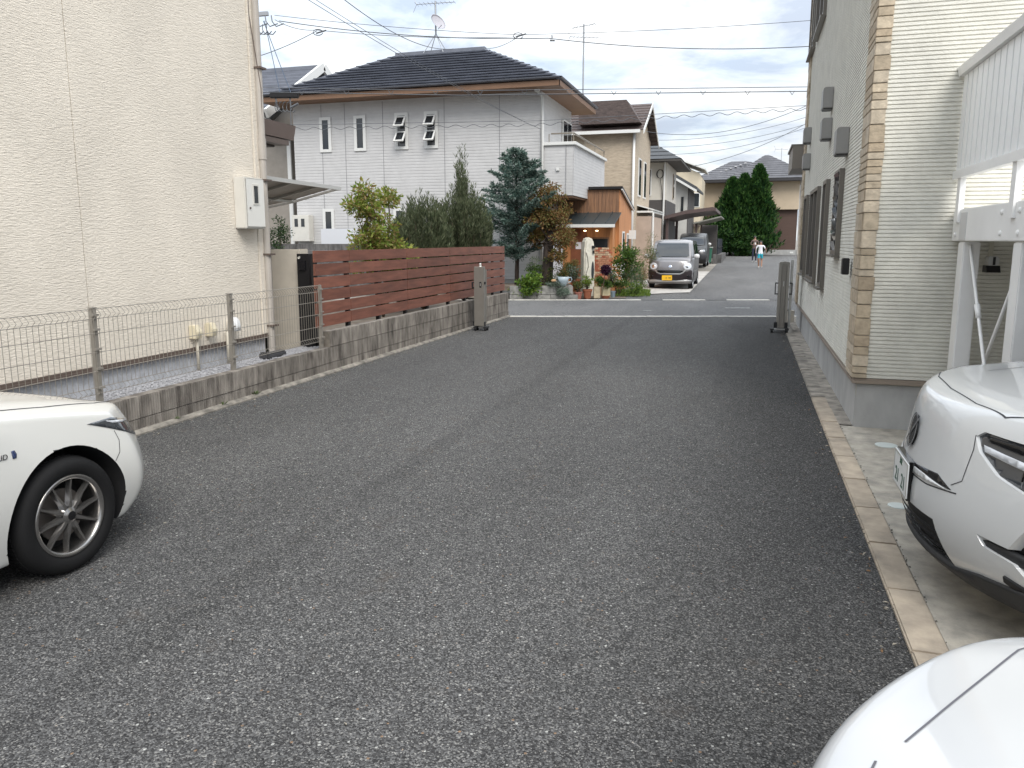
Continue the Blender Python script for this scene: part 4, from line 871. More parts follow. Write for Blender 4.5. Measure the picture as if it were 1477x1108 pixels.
MB().tube([(-5.35, 71.5, 0), (-5.35, 71.5, 8.2)], .2, 8, .16).build('pole', CONCL, up2)
mb = MB()
for z in (7.6, 7.25, 6.9): mb.tube([(-5.35, 71.5, z), (-4.0, 71.8, z - .1)], .05, 5)
mb.tube([(-6.6, 71.2, 6.3), (-4.2, 71.8, 6.6)], .05, 5); mb.build('crossarm', CAB, up2)
# ================================================================== vehicles
def paint(name, col, coat=1.0, rough=.35, metal=0):
    m = mat(name, col, rough, metal=metal, coat=coat); return m
WPEARL = paint('white car paint', (.60, .608, .605))
WWARM = paint('warm white car paint', (.60, .597, .57))
BLKG = mat('black gloss', (.008, .008, .009), .12); BLKP = mat('black textured plastic', (.022, .023, .025), .55, bump=.1, bscale=300)
SEAM = mat('panel gap', (.03, .03, .035), .6); GAPL = mat('shallow panel gap', (.10, .10, .115), .6); CHROME = mat('chrome', (.75, .76, .78), .08, metal=1)
ARCH = mat('arch liner', (.006, .006, .007), .9); TYRE = mat('tyre rubber', (.009, .009, .0095), .8, spec=.25, bump=.2, bscale=120)
RIMM = mat('gunmetal alloy', (.30, .29, .28), .22, metal=.9); RIMS = mat('silver alloy', (.55, .55, .55), .3, metal=.8)
CARGL = mat('car glass', (.012, .016, .018), .03, spec=.9); LENS = mat('headlamp lens', (.55, .57, .60), .08, coat=1); LENSD = mat('smoked lamp lens', (.035, .04, .048), .05, coat=1)
def tab(*pairs):
    xs = np.array([p[0] for p in pairs], float); ys = np.array([p[1] for p in pairs], float)
    if xs[0] > xs[-1]: xs, ys = xs[::-1], ys[::-1]
    # smooth cubic through the table (finite difference tangents)
    d = np.gradient(ys, xs)
    def f(x):
        x = min(max(x, xs[0]), xs[-1]); i = min(max(int(np.searchsorted(xs, x)) - 1, 0), len(xs) - 2); h = xs[i + 1] - xs[i]; t = (x - xs[i]) / h
        return ((2 * t**3 - 3 * t**2 + 1) * ys[i] + (t**3 - 2 * t**2 + t) * h * d[i] + (-2 * t**3 + 3 * t**2) * ys[i + 1] + (t**3 - t**2) * h * d[i + 1])
    return f
def warp_box(A, B, Cc, fn):
    ids = {}; V = []; F = []
    def vid(i, j, k):
        q = (i, j, k)
        if q not in ids: ids[q] = len(V); V.append(tuple(fn(A[i], B[j], Cc[k])))
        return ids[q]
    na, nb, nc = len(A) - 1, len(B) - 1, len(Cc) - 1
    for j in range(nb):
        for k in range(nc):
            for i in (0, na): F.append(tuple(vid(i, *p) for p in ((j, k), (j + 1, k), (j + 1, k + 1), (j, k + 1))))
    for i in range(na):
        for k in range(nc):
            for j in (0, nb): F.append((vid(i, j, k), vid(i + 1, j, k), vid(i + 1, j, k + 1), vid(i, j, k + 1)))
    for i in range(na):
        for j in range(nb):
            for k in (0, nc): F.append((vid(i, j, k), vid(i + 1, j, k), vid(i + 1, j + 1, k), vid(i, j + 1, k)))
    bm = bmesh.new(); vs = [bm.verts.new(v) for v in V]
    for f in F: bm.faces.new([vs[i] for i in f])
    bmesh.ops.recalc_face_normals(bm, faces=bm.faces); me = bpy.data.meshes.new('w'); bm.to_mesh(me); bm.free(); return me
def bake(me, mods, cutters=()):
    o = bpy.data.objects.new('tmp', me); COL.objects.link(o)
    for m in mods:
        md = o.modifiers.new('m', m[0])
        for k, v in m[1].items(): setattr(md, k, v)
    dg = bpy.context.evaluated_depsgraph_get(); dg.update(); r_ = bpy.data.meshes.new_from_object(o.evaluated_get(dg)); bpy.data.objects.remove(o); return r_
def cut(me, solids):
    """solids: list of MB in the same frame"""
    for s in solids:
        co = bpy.data.objects.new('cut', s.mesh('cut', ARCH)); COL.objects.link(co); co.hide_render = True
        me = bake(me, [('BOOLEAN', dict(operation='DIFFERENCE', object=co, solver='EXACT'))]); bpy.data.objects.remove(co)
    return me
def bvh_of(me):
    bm = bmesh.new(); bm.from_mesh(me); t = BVHTree.FromBMesh(bm); bm.free(); return t
AX = {'front': (lambda u, v: Vector((3, u, v)), Vector((-1, 0, 0))), 'right': (lambda u, v: Vector((u, -3, v)), Vector((0, 1, 0))),
      'left': (lambda u, v: Vector((u, 3, v)), Vector((0, -1, 0))), 'top': (lambda u, v: Vector((u, v, 4)), Vector((0, 0, -1))), 'rear': (lambda u, v: Vector((-9, u, v)), Vector((1, 0, 0)))}
def proj(t, ax, u, v, off):
    o, d = AX[ax]; h = t.ray_cast(o(u, v), d)
    if h[0] is None:
        q = o(u, v) + d * 3; h = t.find_nearest(q); 
    n = h[1] if h[1].dot(d) < 0 else -h[1]
    return h[0] + n * off, n
def dens(poly, step, closed=True):
    r_ = []; n = len(poly)
    for i in range(n if closed else n - 1):
        a, b = Vector(poly[i]), Vector(poly[(i + 1) % n]); k = max(1, int((b - a).length / step))
        for j in range(k): r_.append(a.lerp(b, j / k))
    if not closed: r_.append(Vector(poly[-1]))
    return r_
def patch(t, ax, poly, off, m, name, parent, step=.04, skirt=.012):
    bm = bmesh.new(); f = bm.faces.new([bm.verts.new((p[0], p[1], 0)) for p in dens(poly, step)])
    us = [p[0] for p in poly]; vs = [p[1] for p in poly]
    bmesh.ops.triangulate(bm, faces=bm.faces[:])
    for k, (lo, hi) in enumerate(((min(us), max(us)), (min(vs), max(vs)))):
        c = lo + step
        while c < hi:
            no = (1, 0, 0) if k == 0 else (0, 1, 0); bmesh.ops.bisect_plane(bm, geom=bm.verts[:] + bm.edges[:] + bm.faces[:], plane_co=Vector(no) * c, plane_no=no); c += step
    bmesh.ops.triangulate(bm, faces=bm.faces[:]); bmesh.ops.remove_doubles(bm, verts=bm.verts[:], dist=.0005)
    nr = {}
    for v in bm.verts: p, n = proj(t, ax, v.co.x, v.co.y, off); v.co = p; nr[v] = n
    if skirt:
        be = [e_ for e_ in bm.edges if e_.is_boundary]; old = {v: nr[v] for e_ in be for v in e_.verts}
        g_ = bmesh.ops.extrude_edge_only(bm, edges=be)['geom']
        for v in [q for q in g_ if isinstance(q, bmesh.types.BMVert)]:
            k = min(old, key=lambda q: (q.co - v.co).length); v.co = v.co - old[k] * skirt
    d = AX[ax][1]
    bm.normal_update()
    me = bpy.data.meshes.new(name); me.materials.append(m)
    bmesh.ops.recalc_face_normals(bm, faces=bm.faces)
    bm.to_mesh(me); bm.free(); me.polygons.foreach_set('use_smooth', [True] * len(me.polygons))
    return place(name, me, parent)
def seam(t, ax, pts, w, parent, m=None, name='panel_gap', off=.0012):
    P_ = dens(pts, .02, False); mb = MB(); L = []
    for i, p in enumerate(P_):
        d = (P_[min(i + 1, len(P_) - 1)] - P_[max(i - 1, 0)]).normalized(); n = Vector((-d.y, d.x)) * w / 2
        L.append((proj(t, ax, p.x + n.x, p.y + n.y, off)[0], proj(t, ax, p.x - n.x, p.y - n.y, off)[0]))
    for a, b in zip(L[:-1], L[1:]): mb.quad(a[0], a[1], b[1], b[0])
    return mb.build(name, m or SEAM, parent, local=True)
def prism_cut(ax, poly, a, b):
    mb = MB()
    return mb.prism(poly, {'front': 0, 'right': 1, 'left': 1, 'top': 2}[ax], a, b)
def smooth_body(me, m, arches=(), aw=.0):
    me.materials.clear(); me.materials.append(m); me.materials.append(ARCH)
    for p in me.polygons:
        p.use_smooth = True
        for (x, z, r_, w) in arches:
            c = p.center
            if (c.x - x) ** 2 + (c.z - z) ** 2 < (r_ + .002) ** 2 and abs(c.y) < w: p.material_index = 1
    # sharp edges at cuts
    bm = bmesh.new(); bm.from_mesh(me)
    for e_ in bm.edges: e_.smooth = not (len(e_.link_faces) == 2 and e_.calc_face_angle(0) > R(42))
    bm.to_mesh(me); bm.free(); return me
def wheel(parent, x, y, z, r_, rr, w, side, spokes, m, name='wheel', steer=0):
    """axle along local y; side -1 faces -y"""
    M0 = Matrix.Translation((x, y, z)) @ Matrix.Rotation(steer, 4, 'Z')
    M = M0 @ Matrix.Rotation(R(90) if side < 0 else R(-90), 4, 'X')          # local +z points outwards
    tw = WM[parent.name]
    wt = bpy.data.objects.new(name, None); COL.objects.link(wt); wt.parent = parent; wt.matrix_local = M; wt.empty_display_size = .05; reg(wt, tw @ M)
    prof = [(rr, -w), (r_ * .9, -w), (r_ * .985, -w + .03), (r_, -w + .06), (r_, -.055), (r_ * .985, -.028), (r_ * .945, -.006), (r_ * .86, .006), (rr + .025, .002), (rr + .006, -.010), (rr, -.02)]
    MB().lathe(prof, None, 56).build('tyre', TYRE, wt, smooth=True, local=True)
    mb = MB()
    for k in range(70):                                            # tread blocks
        a = 6.283 * k / 70; c, s = math.cos(a), math.sin(a)
        for h0, h1 in ((-w + .07, -w * .52), (-w * .48, -.06)):
            q = r_ + .0035; Mr = Matrix.Rotation(a, 4, 'Z'); mb.box((r_ - .01, -.0085, h0), (q, .0085, h1), Mr)
    mb.build('tread', TYRE, wt, local=True)
    rim = MB().lathe([(rr + .010, -.014), (rr + .008, -.004), (rr - .004, -.003), (rr - .014, -.012), (rr - .016, -.05), (rr - .022, -w * .8)], None, 56).build('rim', m, wt, smooth=True, local=True)
    mb = MB(); n = spokes
    for k in range(n):
        a = 6.283 * k / n + .16; Mr = Matrix.Rotation(a, 4, 'Z')
        L = [(.035, .021, -.016), (.075, .017, -.014), (.13, .0125, -.022), (rr - .012, .010, -.018)]
        for (r0, w0, h0), (r1, w1, h1) in zip(L[:-1], L[1:]):
            top = [Mr @ Vector(q) for q in ((r0, -w0 * .45, h0), (r0, w0 * .45, h0), (r1, w1 * .45, h1), (r1, -w1 * .45, h1))]
            bot = [Mr @ Vector(q) for q in ((r0, -w0, h0 - .022), (r0, w0, h0 - .022), (r1, w1, h1 - .022), (r1, -w1, h1 - .022))]
            mb.quad(*top); mb.quad(top[1], bot[1], bot[2], top[2]); mb.quad(top[0], top[3], bot[3], bot[0])
    mb.build('spokes', m, rim, local=True)
    MB().lathe([(.001, -.004), (.026, -.005), (.030, -.010), (.034, -.012), (.05, -.022), (.055, -.05)], None, 24).build('hub', m, rim, smooth=True, local=True)
    MB().lathe([(.001, -.0025), (.0225, -.0035), (.0235, -.006)], None, 20).build('hub_cap', BLKG, rim, local=True)
    for k in range(5): a = 6.283 * k / 5 + .5; MB().lathe([(.001, -.0165), (.0085, -.017), (.009, -.03)], Matrix.Translation((.042 * math.cos(a), .042 * math.sin(a), 0)), 8).build('lug_nut', BLKG, rim, local=True)
    MB().lathe([(.001, -.075), (rr * .66, -.075), (rr * .66, -.09), (.001, -.09)], None, 40).build('brake_disc', mat('brake disc', (.20, .18, .165), .4, metal=.7), wt, local=True)
    MB().lathe([(.001, -.13), (rr - .01, -.13)], None, 40).build('backplate', ARCH, wt, local=True)
    return wt
def arch_cyl(x, z, r_, y0, y1): return MB().prism([(x + r_ * math.cos(6.28318 * k / 56), z + r_ * math.sin(6.28318 * k / 56)) for k in range(56)], 1, min(y0, y1), max(y0, y1))
B_ = [-1, -.965, -.9, -.78, -.6, -.38, -.13, .13, .38, .6, .78, .9, .965, 1]
def gen_car(t, L, hw, zb, zt, fx, k, p, side, m, wheels, wr, rr, tyre_w, spokes, rimm, archr, roof, cowl, tail, rear_k=.3, cuts=(), A=None, crown=.05, cp=2.5, C_=None, bulge=0):
    A = A or [0, .012, .03, .06, .1, .15, .21, .28, .36, .45, .55, .66, .78, .88, .95, .985, 1]; C_ = C_ or [0, .06, .16, .3, .45, .6, .75, .88, .95, 1]
    def fn(a, b, c):
        x = lerp(fx(c) - k * abs(b) ** p, -L + rear_k * abs(b) ** 3 * .5 + .08 * (c - .5) ** 2, a)
        top = zt(x) - crown * abs(b) ** cp + bulge * math.exp(-((abs(b) - .80) / .13) ** 2) * min(1, max(0, -x / .4)); z = lerp(zb(x), top, c); return (x, b * hw * side(c), z)
    me = bake(warp_box(A, B_, C_, fn), [('SUBSURF', dict(levels=2, render_levels=2))])
    tree = bvh_of(me)
    sol = [arch_cyl(x, wr + .0, archr, s * hw * 1.2, s * (hw - .30)) if s < 0 else arch_cyl(x, wr + .0, archr, hw - .30, hw * 1.2) for x in wheels for s in (-1, 1)]
    me = cut(me, sol + list(cuts)); me = smooth_body(me, m, [(x, wr, archr, hw - .015) for x in wheels])
    body = place('body', me, t)
    for x in wheels:
        for s in (-1, 1): wheel(t, x, s * (hw - .012), wr, wr, rr, tyre_w, s, spokes, rimm)
    if roof:
        zr, x0, x1, x2, x3, ins = roof            # roof height; base front, roof front, roof rear, base rear
        def cf(a, b, c):
            xa, xb = lerp(x0, x1, c ** .92), lerp(x3, x2, c ** .92); x = lerp(xa, xb, a) - (.10 * b * b * (1 - a) * (1 if a < .5 else .4)); zt0 = zt(x) - .06
            return (x, b * (hw - .05) * lerp(1, ins, c), lerp(zt0, zr - .03 * b * b - .05 * (2 * a - 1) ** 2 * c, c))
        cm = bake(warp_box([0, .05, .15, .3, .5, .7, .85, .95, 1], [-1, -.93, -.8, -.4, 0, .4, .8, .93, 1], [0, .1, .3, .6, .85, .95, 1], cf), [('SUBSURF', dict(levels=2, render_levels=2))]); ct = bvh_of(cm)
        cab = place('cabin', smooth_body(cm, m), t)
        h = zr; zw = zt(x0) + .0
        patch(ct, 'front', [(-hw * .80, zw + .05), (hw * .80, zw + .05), (hw * .66, h - .09), (-hw * .66, h - .09)], .004, CARGL, 'windscreen', t, .06)
        for s, ax in ((-1, 'right'), (1, 'left')):
            xm = (x0 + x3) / 2
            patch(ct, ax, [(x0 - .22, zw + .04), (xm + .02, zw + .05), (xm + .02, h - .10), (x1 - .06, h - .10)], .004, CARGL, 'side_window', t, .06)
            patch(ct, ax, [(xm - .03, zw + .05), (x3 + .25, zw + .08), (x2 - .02, h - .12), (xm - .03, h - .10)], .004, CARGL, 'side_window', t, .06)
            c = (x0 - .25, s * (hw + .10), zw + .10)
            MB().lathe([(.001, .1), (.05, .085), (.075, .03), (.07, -.03), (.04, -.07), (.001, -.075)], Matrix.Translation(c) @ Matrix.Rotation(R(90), 4, 'X') @ Matrix.Scale(.75, 4, (1, 0, 0)), 16).build('door_mirror', m, t, smooth=True, local=True)
            MB().box((c[0] - .02, min(c[1], c[1] - s * .14), c[2] - .075), (c[0] + .02, max(c[1], c[1] - s * .14), c[2] - .045)).build('mirror_arm', BLKP, t, local=True)
        patch(ct, 'rear', [(-hw * .74, zw + .08), (hw * .74, zw + .08), (hw * .6, h - .1), (-hw * .6, h - .1)], .004, CARGL, 'rear_window', t, .08)
    return body, tree
side_std = tab((0, .93), (.15, .965), (.4, 1.0), (.6, .995), (.8, .965), (1, .925))

# ---- white sedan on the left, heading up the driveway
sd = thing('parked_sedan', 'white hybrid sedan with gunmetal ten spoke wheels beside the wire fence', 'car', (-4.03, 3.83, 0), R(90))
zt_s = tab((.1, .58), (0, .63), (-.1, .675), (-.25, .728), (-.5, .798), (-.9, .875), (-1.4, .945), (-2.2, .95), (-3.5, .96), (-4.3, .96), (-4.7, .90))
fx_s = tab((0, -.10), (.15, -.02), (.35, 0), (.6, -.02), (.8, -.05), (1, -.13))
hl = [(-.73, .645), (-.60, .665), (-.30, .60), (-.16, .50), (-.26, .50), (-.42, .56)]
body, tr = gen_car(sd, 4.6, .86, lambda x: .16, zt_s, fx_s, .46, 2.6, side_std, WWARM, (-.93, -3.65), .297, .199, .195, 10, RIMM, .352, (1.44, -1.35, -2.1, -3.4, -4.25, .76), 0, 0, crown=.075, cp=3.2, bulge=.022)
for s in ('right', 'left'):
    q = patch(tr, s, [(-.76, .725), (-.60, .725), (-.42, .675), (-.30, .60), (-.335, .56), (-.46, .605), (-.64, .68)], .004, LENSD, 'headlight', sd, .025)
    patch(tr, s, [(-.64, .715), (-.46, .68), (-.42, .66), (-.60, .695)], .007, LENS, 'light_strip', q, .02, .004)
    seam(tr, s, [(-.60, .655), (-.585, .60), (-.60, .54), (-.64, .50)], .004, sd)
    seam(tr, s, [(-1.42, .24), (-1.40, .6), (-1.36, .84)], .005, sd)
    seam(tr, s, [(-2.45, .24), (-2.45, .88)], .005, sd)
    patch(tr, s, [(-.42, .175), (-.25, .175), (-.22, .205), (-.40, .21)], .012, WWARM, 'lip_spoiler', sd, .03)
seam(tr, 'top', [(-1.34, -.72), (-.9, -.70), (-.55, -.655), (-.36, -.58), (-.2, -.3), (-.17, 0), (-.2, .3), (-.36, .58), (-.55, .655), (-.9, .70), (-1.34, .72)], .008, sd)
patch(tr, 'front', [(-.55, .20), (.55, .20), (.48, .34), (-.48, .34)], .003, BLKP, 'lower_grille', sd, .05)
patch(tr, 'front', [(-.42, .44), (.42, .44), (.35, .52), (-.35, .52)], .003, BLKG, 'upper_grille', sd, .05)
patch(tr, 'front', [(-.165, .36), (.165, .36), (.165, .525), (-.165, .525)], .015, mat('plate white', (.7, .71, .70), .5), 'number_plate', sd, .05)
tm = text_mesh('HYBRID', .036, .0012); tm.materials.append(mat('badge chrome', (.22, .22, .23), .25, metal=.9))
p_, n_ = proj(tr, 'right', -1.30, .685, .002)
place('hybrid_badge', tm, sd, WM[sd.name] @ Matrix.Translation(p_ + Vector((0, -.002, 0))) @ Matrix.Rotation(R(90), 4, 'X'))
patch(tr, 'right', [(-1.213, .668), (-1.196, .668), (-1.190, .685), (-1.196, .704), (-1.213, .704)], .004, mat('blue badge', (.02, .035, .10), .2, coat=1), 'badge_emblem', sd, .01, .003)

# ---- white electric SUV on the right, nose towards the driveway
sv = thing('parked_suv', 'white suv with closed smooth grille and black lower lip facing the driveway', 'car', (.782, 4.05, 0), R(180))
zt_v = tab((.15, .85), (0, .90), (-.06, .935), (-.16, .965), (-.4, 1.005), (-.8, 1.06), (-1.2, 1.10), (-2.2, 1.10), (-4.2, 1.12), (-4.5, 1.05))
fx_v = tab((0, -.08), (.12, -.02), (.25, .01), (.42, .015), (.55, .005), (.7, -.015), (.86, -.03), (.95, -.05), (1, -.075))
K_V, P_V = .42, 2.3
fog = lambda s: [(s * a, b) for a, b in ((.62, .475), (.74, .465), (.785, .56), (.92, .54), (.92, .30), (.83, .31), (.755, .41), (.645, .435))]
lowg = [(-.46, .255), (.46, .255), (.38, .44), (-.38, .44)]
slot = [(-.50, .60), (-.47, .575), (.47, .575), (.50, .60), (.44, .625), (-.44, .625)]
hdl = lambda s: [(s * a, b) for a, b in ((.50, .855), (.54, .80), (.64, .73), (.76, .69), (.93, .675), (.93, .855), (.75, .872), (.53, .882))]
cutters = [prism_cut('front', q, -.9, 1) for q in (fog(1), fog(-1), lowg, hdl(1), hdl(-1))]
body, tr = gen_car(sv, 4.43, .93, tab((.1, .22), (-.2, .20), (-4.5, .22)), zt_v, fx_v, K_V, P_V, tab((0, .95), (.2, .98), (.45, 1), (.65, .99), (.85, .955), (1, .90)), WPEARL, (-.86, -3.56), .36, .245, .23, 10, RIMS, .42, (1.64, -1.2, -1.85, -3.6, -4.3, .78), 0, 0, crown=.07, cp=3.2, cuts=cutters, bulge=.018)
for s in (1, -1):
    fg = patch(tr, 'front', [(x * 1.004, z) for x, z in fog(s)], -.035, BLKG, 'fog_recess', sv, .04, .02)
    patch(tr, 'front', [(s * a, b) for a, b in ((.61, .455), (.72, .455), (.90, .425), (.90, .405), (.74, .40), (.66, .43))], -.012, BLKP, 'fog_blade', fg, .03, .02)
    hd = patch(tr, 'front', hdl(s), -.012, LENSD, 'headlight', sv, .03, .03)
    patch(tr, 'front', [(s * a, b) for a, b in ((.545, .832), (.72, .806), (.92, .775), (.92, .75), (.72, .778), (.56, .806))], -.005, LENS, 'light_blade', hd, .03, .01)
    patch(tr, 'front', [(s * a, b) for a, b in ((.54, .872), (.73, .864), (.92, .848), (.92, .80), (.74, .826), (.55, .848))], -.008, BLKG, 'lamp_lid', hd, .03, .01)
patch(tr, 'front', lowg, -.03, BLKP, 'lower_grille', sv, .05, .03)
mb = MB()
for z in (.28, .315, .35, .385):
    for k in range(14):
        y0 = lerp(-.40, .40, k / 14); y1 = lerp(-.40, .40, (k + 1) / 14); a = proj(tr, 'front', y0, z, -.008)[0]; b = proj(tr, 'front', y1, z, -.008)[0]
        mb.quad(a + Vector((0, 0, .006)), b + Vector((0, 0, .006)), b - Vector((0, 0, .006)), a - Vector((0, 0, .006)))
mb.build('grille_bars', BLKG, sv, local=True)
patch(tr, 'front', [(-.90, .21), (-.45, .205), (.45, .205), (.90, .21), (.90, .315), (.60, .295), (.455, .262), (.44, .258), (-.44, .258), (-.455, .262), (-.60, .295), (-.90, .315)], .012, BLKP, 'lower_lip', sv, .04, .03)
# closed grille panel outline, slot and badge
seam(tr, 'front', [(-.50, .86), (-.515, .80), (-.51, .66), (-.46, .625)], .004, sv); seam(tr, 'front', [(.50, .86), (.515, .80), (.51, .66), (.46, .625)], .004, sv)
sl_p = patch(tr, 'front', [(-.47, .605), (-.12, .578), (.12, .578), (.47, .605), (.36, .645), (.12, .625), (-.12, .625), (-.36, .645)], .002, BLKG, 'grille_slot', sv, .03, .004)
patch(tr, 'front', [(-.44, .60), (-.12, .580), (.12, .580), (.44, .60), (.26, .612), (-.26, .612)], .008, WPEARL, 'slot_ledge', sl_p, .03, .006)
seam(tr, 'front', [(-.50, .60), (-.30, .575), (0, .57), (.30, .575), (.50, .60)], .006, sv)
bd = patch(tr, 'front', [(.062 * math.cos(a), .755 + .075 * math.sin(a)) for a in [i * .3927 for i in range(16)]], .010, BLKG, 'badge', sv, .03, .012)
seam(tr, 'front', [(.064 * math.cos(a), .755 + .078 * math.sin(a)) for a in [i * .2618 for i in range(25)]], .012, bd, CHROME, 'badge_ring', .013)
seam(tr, 'front', [(-.07, .69), (.075, .83)], .012, bd, CHROME, 'badge_bar', .014)
# bonnet gap
seam(tr, 'top', [(-1.15, .76), (-.85, .775), (-.55, .745), (-.36, .68), (-.24, .56), (-.185, .35), (-.165, 0), (-.185, -.35), (-.24, -.56), (-.36, -.68), (-.55, -.745), (-.85, -.775), (-1.15, -.76)], .006, sv)
seam(tr, 'top', [(-1.05, .42), (-.7, .44), (-.42, .40)], .03, sv, WPEARL, 'bonnet_crease', .002); seam(tr, 'top', [(-1.05, -.42), (-.7, -.44), (-.42, -.40)], .03, sv, WPEARL, 'bonnet_crease', .002)
for s in ('right', 'left'):
    seam(tr, s, [(-1.35, .3), (-1.33, .7), (-1.30, .98)], .005, sv); seam(tr, s, [(-2.4, .3), (-2.4, 1.02)], .005, sv)
    patch(tr, s, [(-1.2, .22), (-3.2, .22), (-3.2, .32), (-1.2, .32)], .006, BLKP, 'sill_cladding', sv, .08)
pl = MB().box((.016, -.165, .455), (.022, .165, .62)).build('number_plate', mat('plate white', (.7, .71, .70), .5), sv, local=True)
MB().box((-.01, -.15, .44), (.0155, .15, .63)).build('plate_bracket', BLKG, sv, local=True)
mb = MB().box((.0222, -.165, .455), (.0245, -.158, .62)).box((.0222, .158, .455), (.0245, .165, .62)).box((.0222, -.158, .455), (.0245, .158, .462)).box((.0222, -.158, .613), (.0245, .158, .62)); mb.build('plate_frame', ALU, pl, local=True)
GRN = mat('plate green', (.02, .09, .05), .5)
for txt, size, (y, z) in (('21', .098, (.075, .505)), ('21', .098, (-.075, .505)), ('302', .042, (0, .592))):
    tm = text_mesh(txt, size, .0008); tm.materials.append(GRN)
    place('plate_characters', tm, pl, WM[sv.name] @ Matrix.Translation((.0232, y, z)) @ Matrix.Rotation(R(90), 4, 'Z') @ Matrix.Rotation(R(90), 4, 'X'))

# ---- white car whose bonnet shows in the corner
nc = thing('parked_car', 'white car with rounded bonnet closest to the concrete kerb stones', 'car', (.02, .98, 0), R(180))
zt_n = tab((.1, .76), (0, .79), (-.1, .845), (-.25, .895), (-.5, .94), (-.9, 1.0), (-1.3, 1.05), (-2.2, 1.07), (-3.8, 1.07), (-4.2, 1.0))
fx_n = tab((0, -.10), (.15, -.02), (.35, 0), (.6, -.01), (.8, -.03), (1, -.07))
body, tr = gen_car(nc, 4.1, .875, lambda x: .18, zt_n, fx_n, .60, 2.2, side_std, paint('pearl white bonnet paint', (.50, .508, .515), rough=.28), (-.86, -3.4), .31, .2, .19, 7, RIMS, .365, (1.5, -1.15, -1.9, -3.3, -3.95, .78), 0, 0, crown=.14, cp=2.6, bulge=.035)
for s in (-1, 1):
    seam(tr, 'top', [(-.25, s * .25), (-.293, s * .305), (-.40, s * .45), (-.50, s * .584), (-.62, s * .67), (-.85, s * .73), (-1.2, s * .75)], .0042, nc, GAPL)
    seam(tr, 'top', [(-.172, s * .12), (-.180, s * .15), (-.202, s * .203)], .004, nc, GAPL)
    patch(tr, 'front', [(s * a, b) for a, b in ((.45, .60), (.82, .64), (.80, .74), (.50, .70))], .004, LENSD, 'headlight', nc, .04)
patch(tr, 'front', [(-.45, .26), (.45, .26), (.40, .40), (-.40, .40)], .003, BLKP, 'lower_grille', nc, .05)

# ---- small grey van across the road, facing the driveway
VSIL = paint('silver van paint', (.19, .183, .188), rough=.3, metal=.3); VBRN = paint('dark plum van paint', (.012, .006, .008), coat=.15, rough=.45); VGRY = paint('greige van paint', (.055, .05, .048), coat=.3)
kv = thing('parked_van', 'small silver and dark plum box van with yellow plate, facing the driveway', 'van', (-2.50, 26.35, .02), R(-90))
zt_k = tab((.05, .84), (-.04, .92), (-.14, .97), (-.30, 1.01), (-.40, 1.06), (-.58, 1.32), (-.76, 1.53), (-.95, 1.61), (-1.7, 1.65), (-2.6, 1.65), (-3.2, 1.60), (-3.4, 1.50))
fx_k = tab((0, -.06), (.2, 0), (.5, 0), (.75, -.02), (1, -.08))
body, tr = gen_car(kv, 3.395, .737, lambda x: .20, zt_k, fx_k, .16, 3.5, tab((0, .95), (.2, .985), (.45, 1), (.6, .995), (.8, .93), (1, .86)), VSIL, (-.60, -3.05), .275, .18, .15, 8, RIMS, .325, None, 0, 0, crown=.035, cp=3)
patch(tr, 'front', [(-.585, 1.07), (.585, 1.07), (.52, 1.545), (-.52, 1.545)], .006, CARGL, 'windscreen', kv, .05)
patch(tr, 'front', [(-.735, .235), (.735, .235), (.735, .62), (.66, .66), (.46, .60), (.34, .535), (-.34, .535), (-.46, .60), (-.66, .66), (-.735, .62)], .005, VBRN, 'front_mask', kv, .04)
patch(tr, 'front', [(-.36, .55), (.36, .55), (.43, .63), (.40, .655), (-.40, .655), (-.43, .63)], .010, BLKG, 'grille', kv, .04)
seam(tr, 'front', [(-.50, .67), (-.43, .575), (-.32, .53), (.32, .53), (.43, .575), (.50, .67)], .035, kv, mat('satin silver', (.5, .5, .5), .3, metal=.7), 'chrome_smile', .012)
patch(tr, 'front', [(-.70, .25), (.70, .25), (.70, .325), (.50, .335), (.20, .305), (-.20, .305), (-.50, .335), (-.70, .325)], .014, mat('satin silver', (.5, .5, .5), .3, metal=.7), 'bumper_strip', kv, .05)
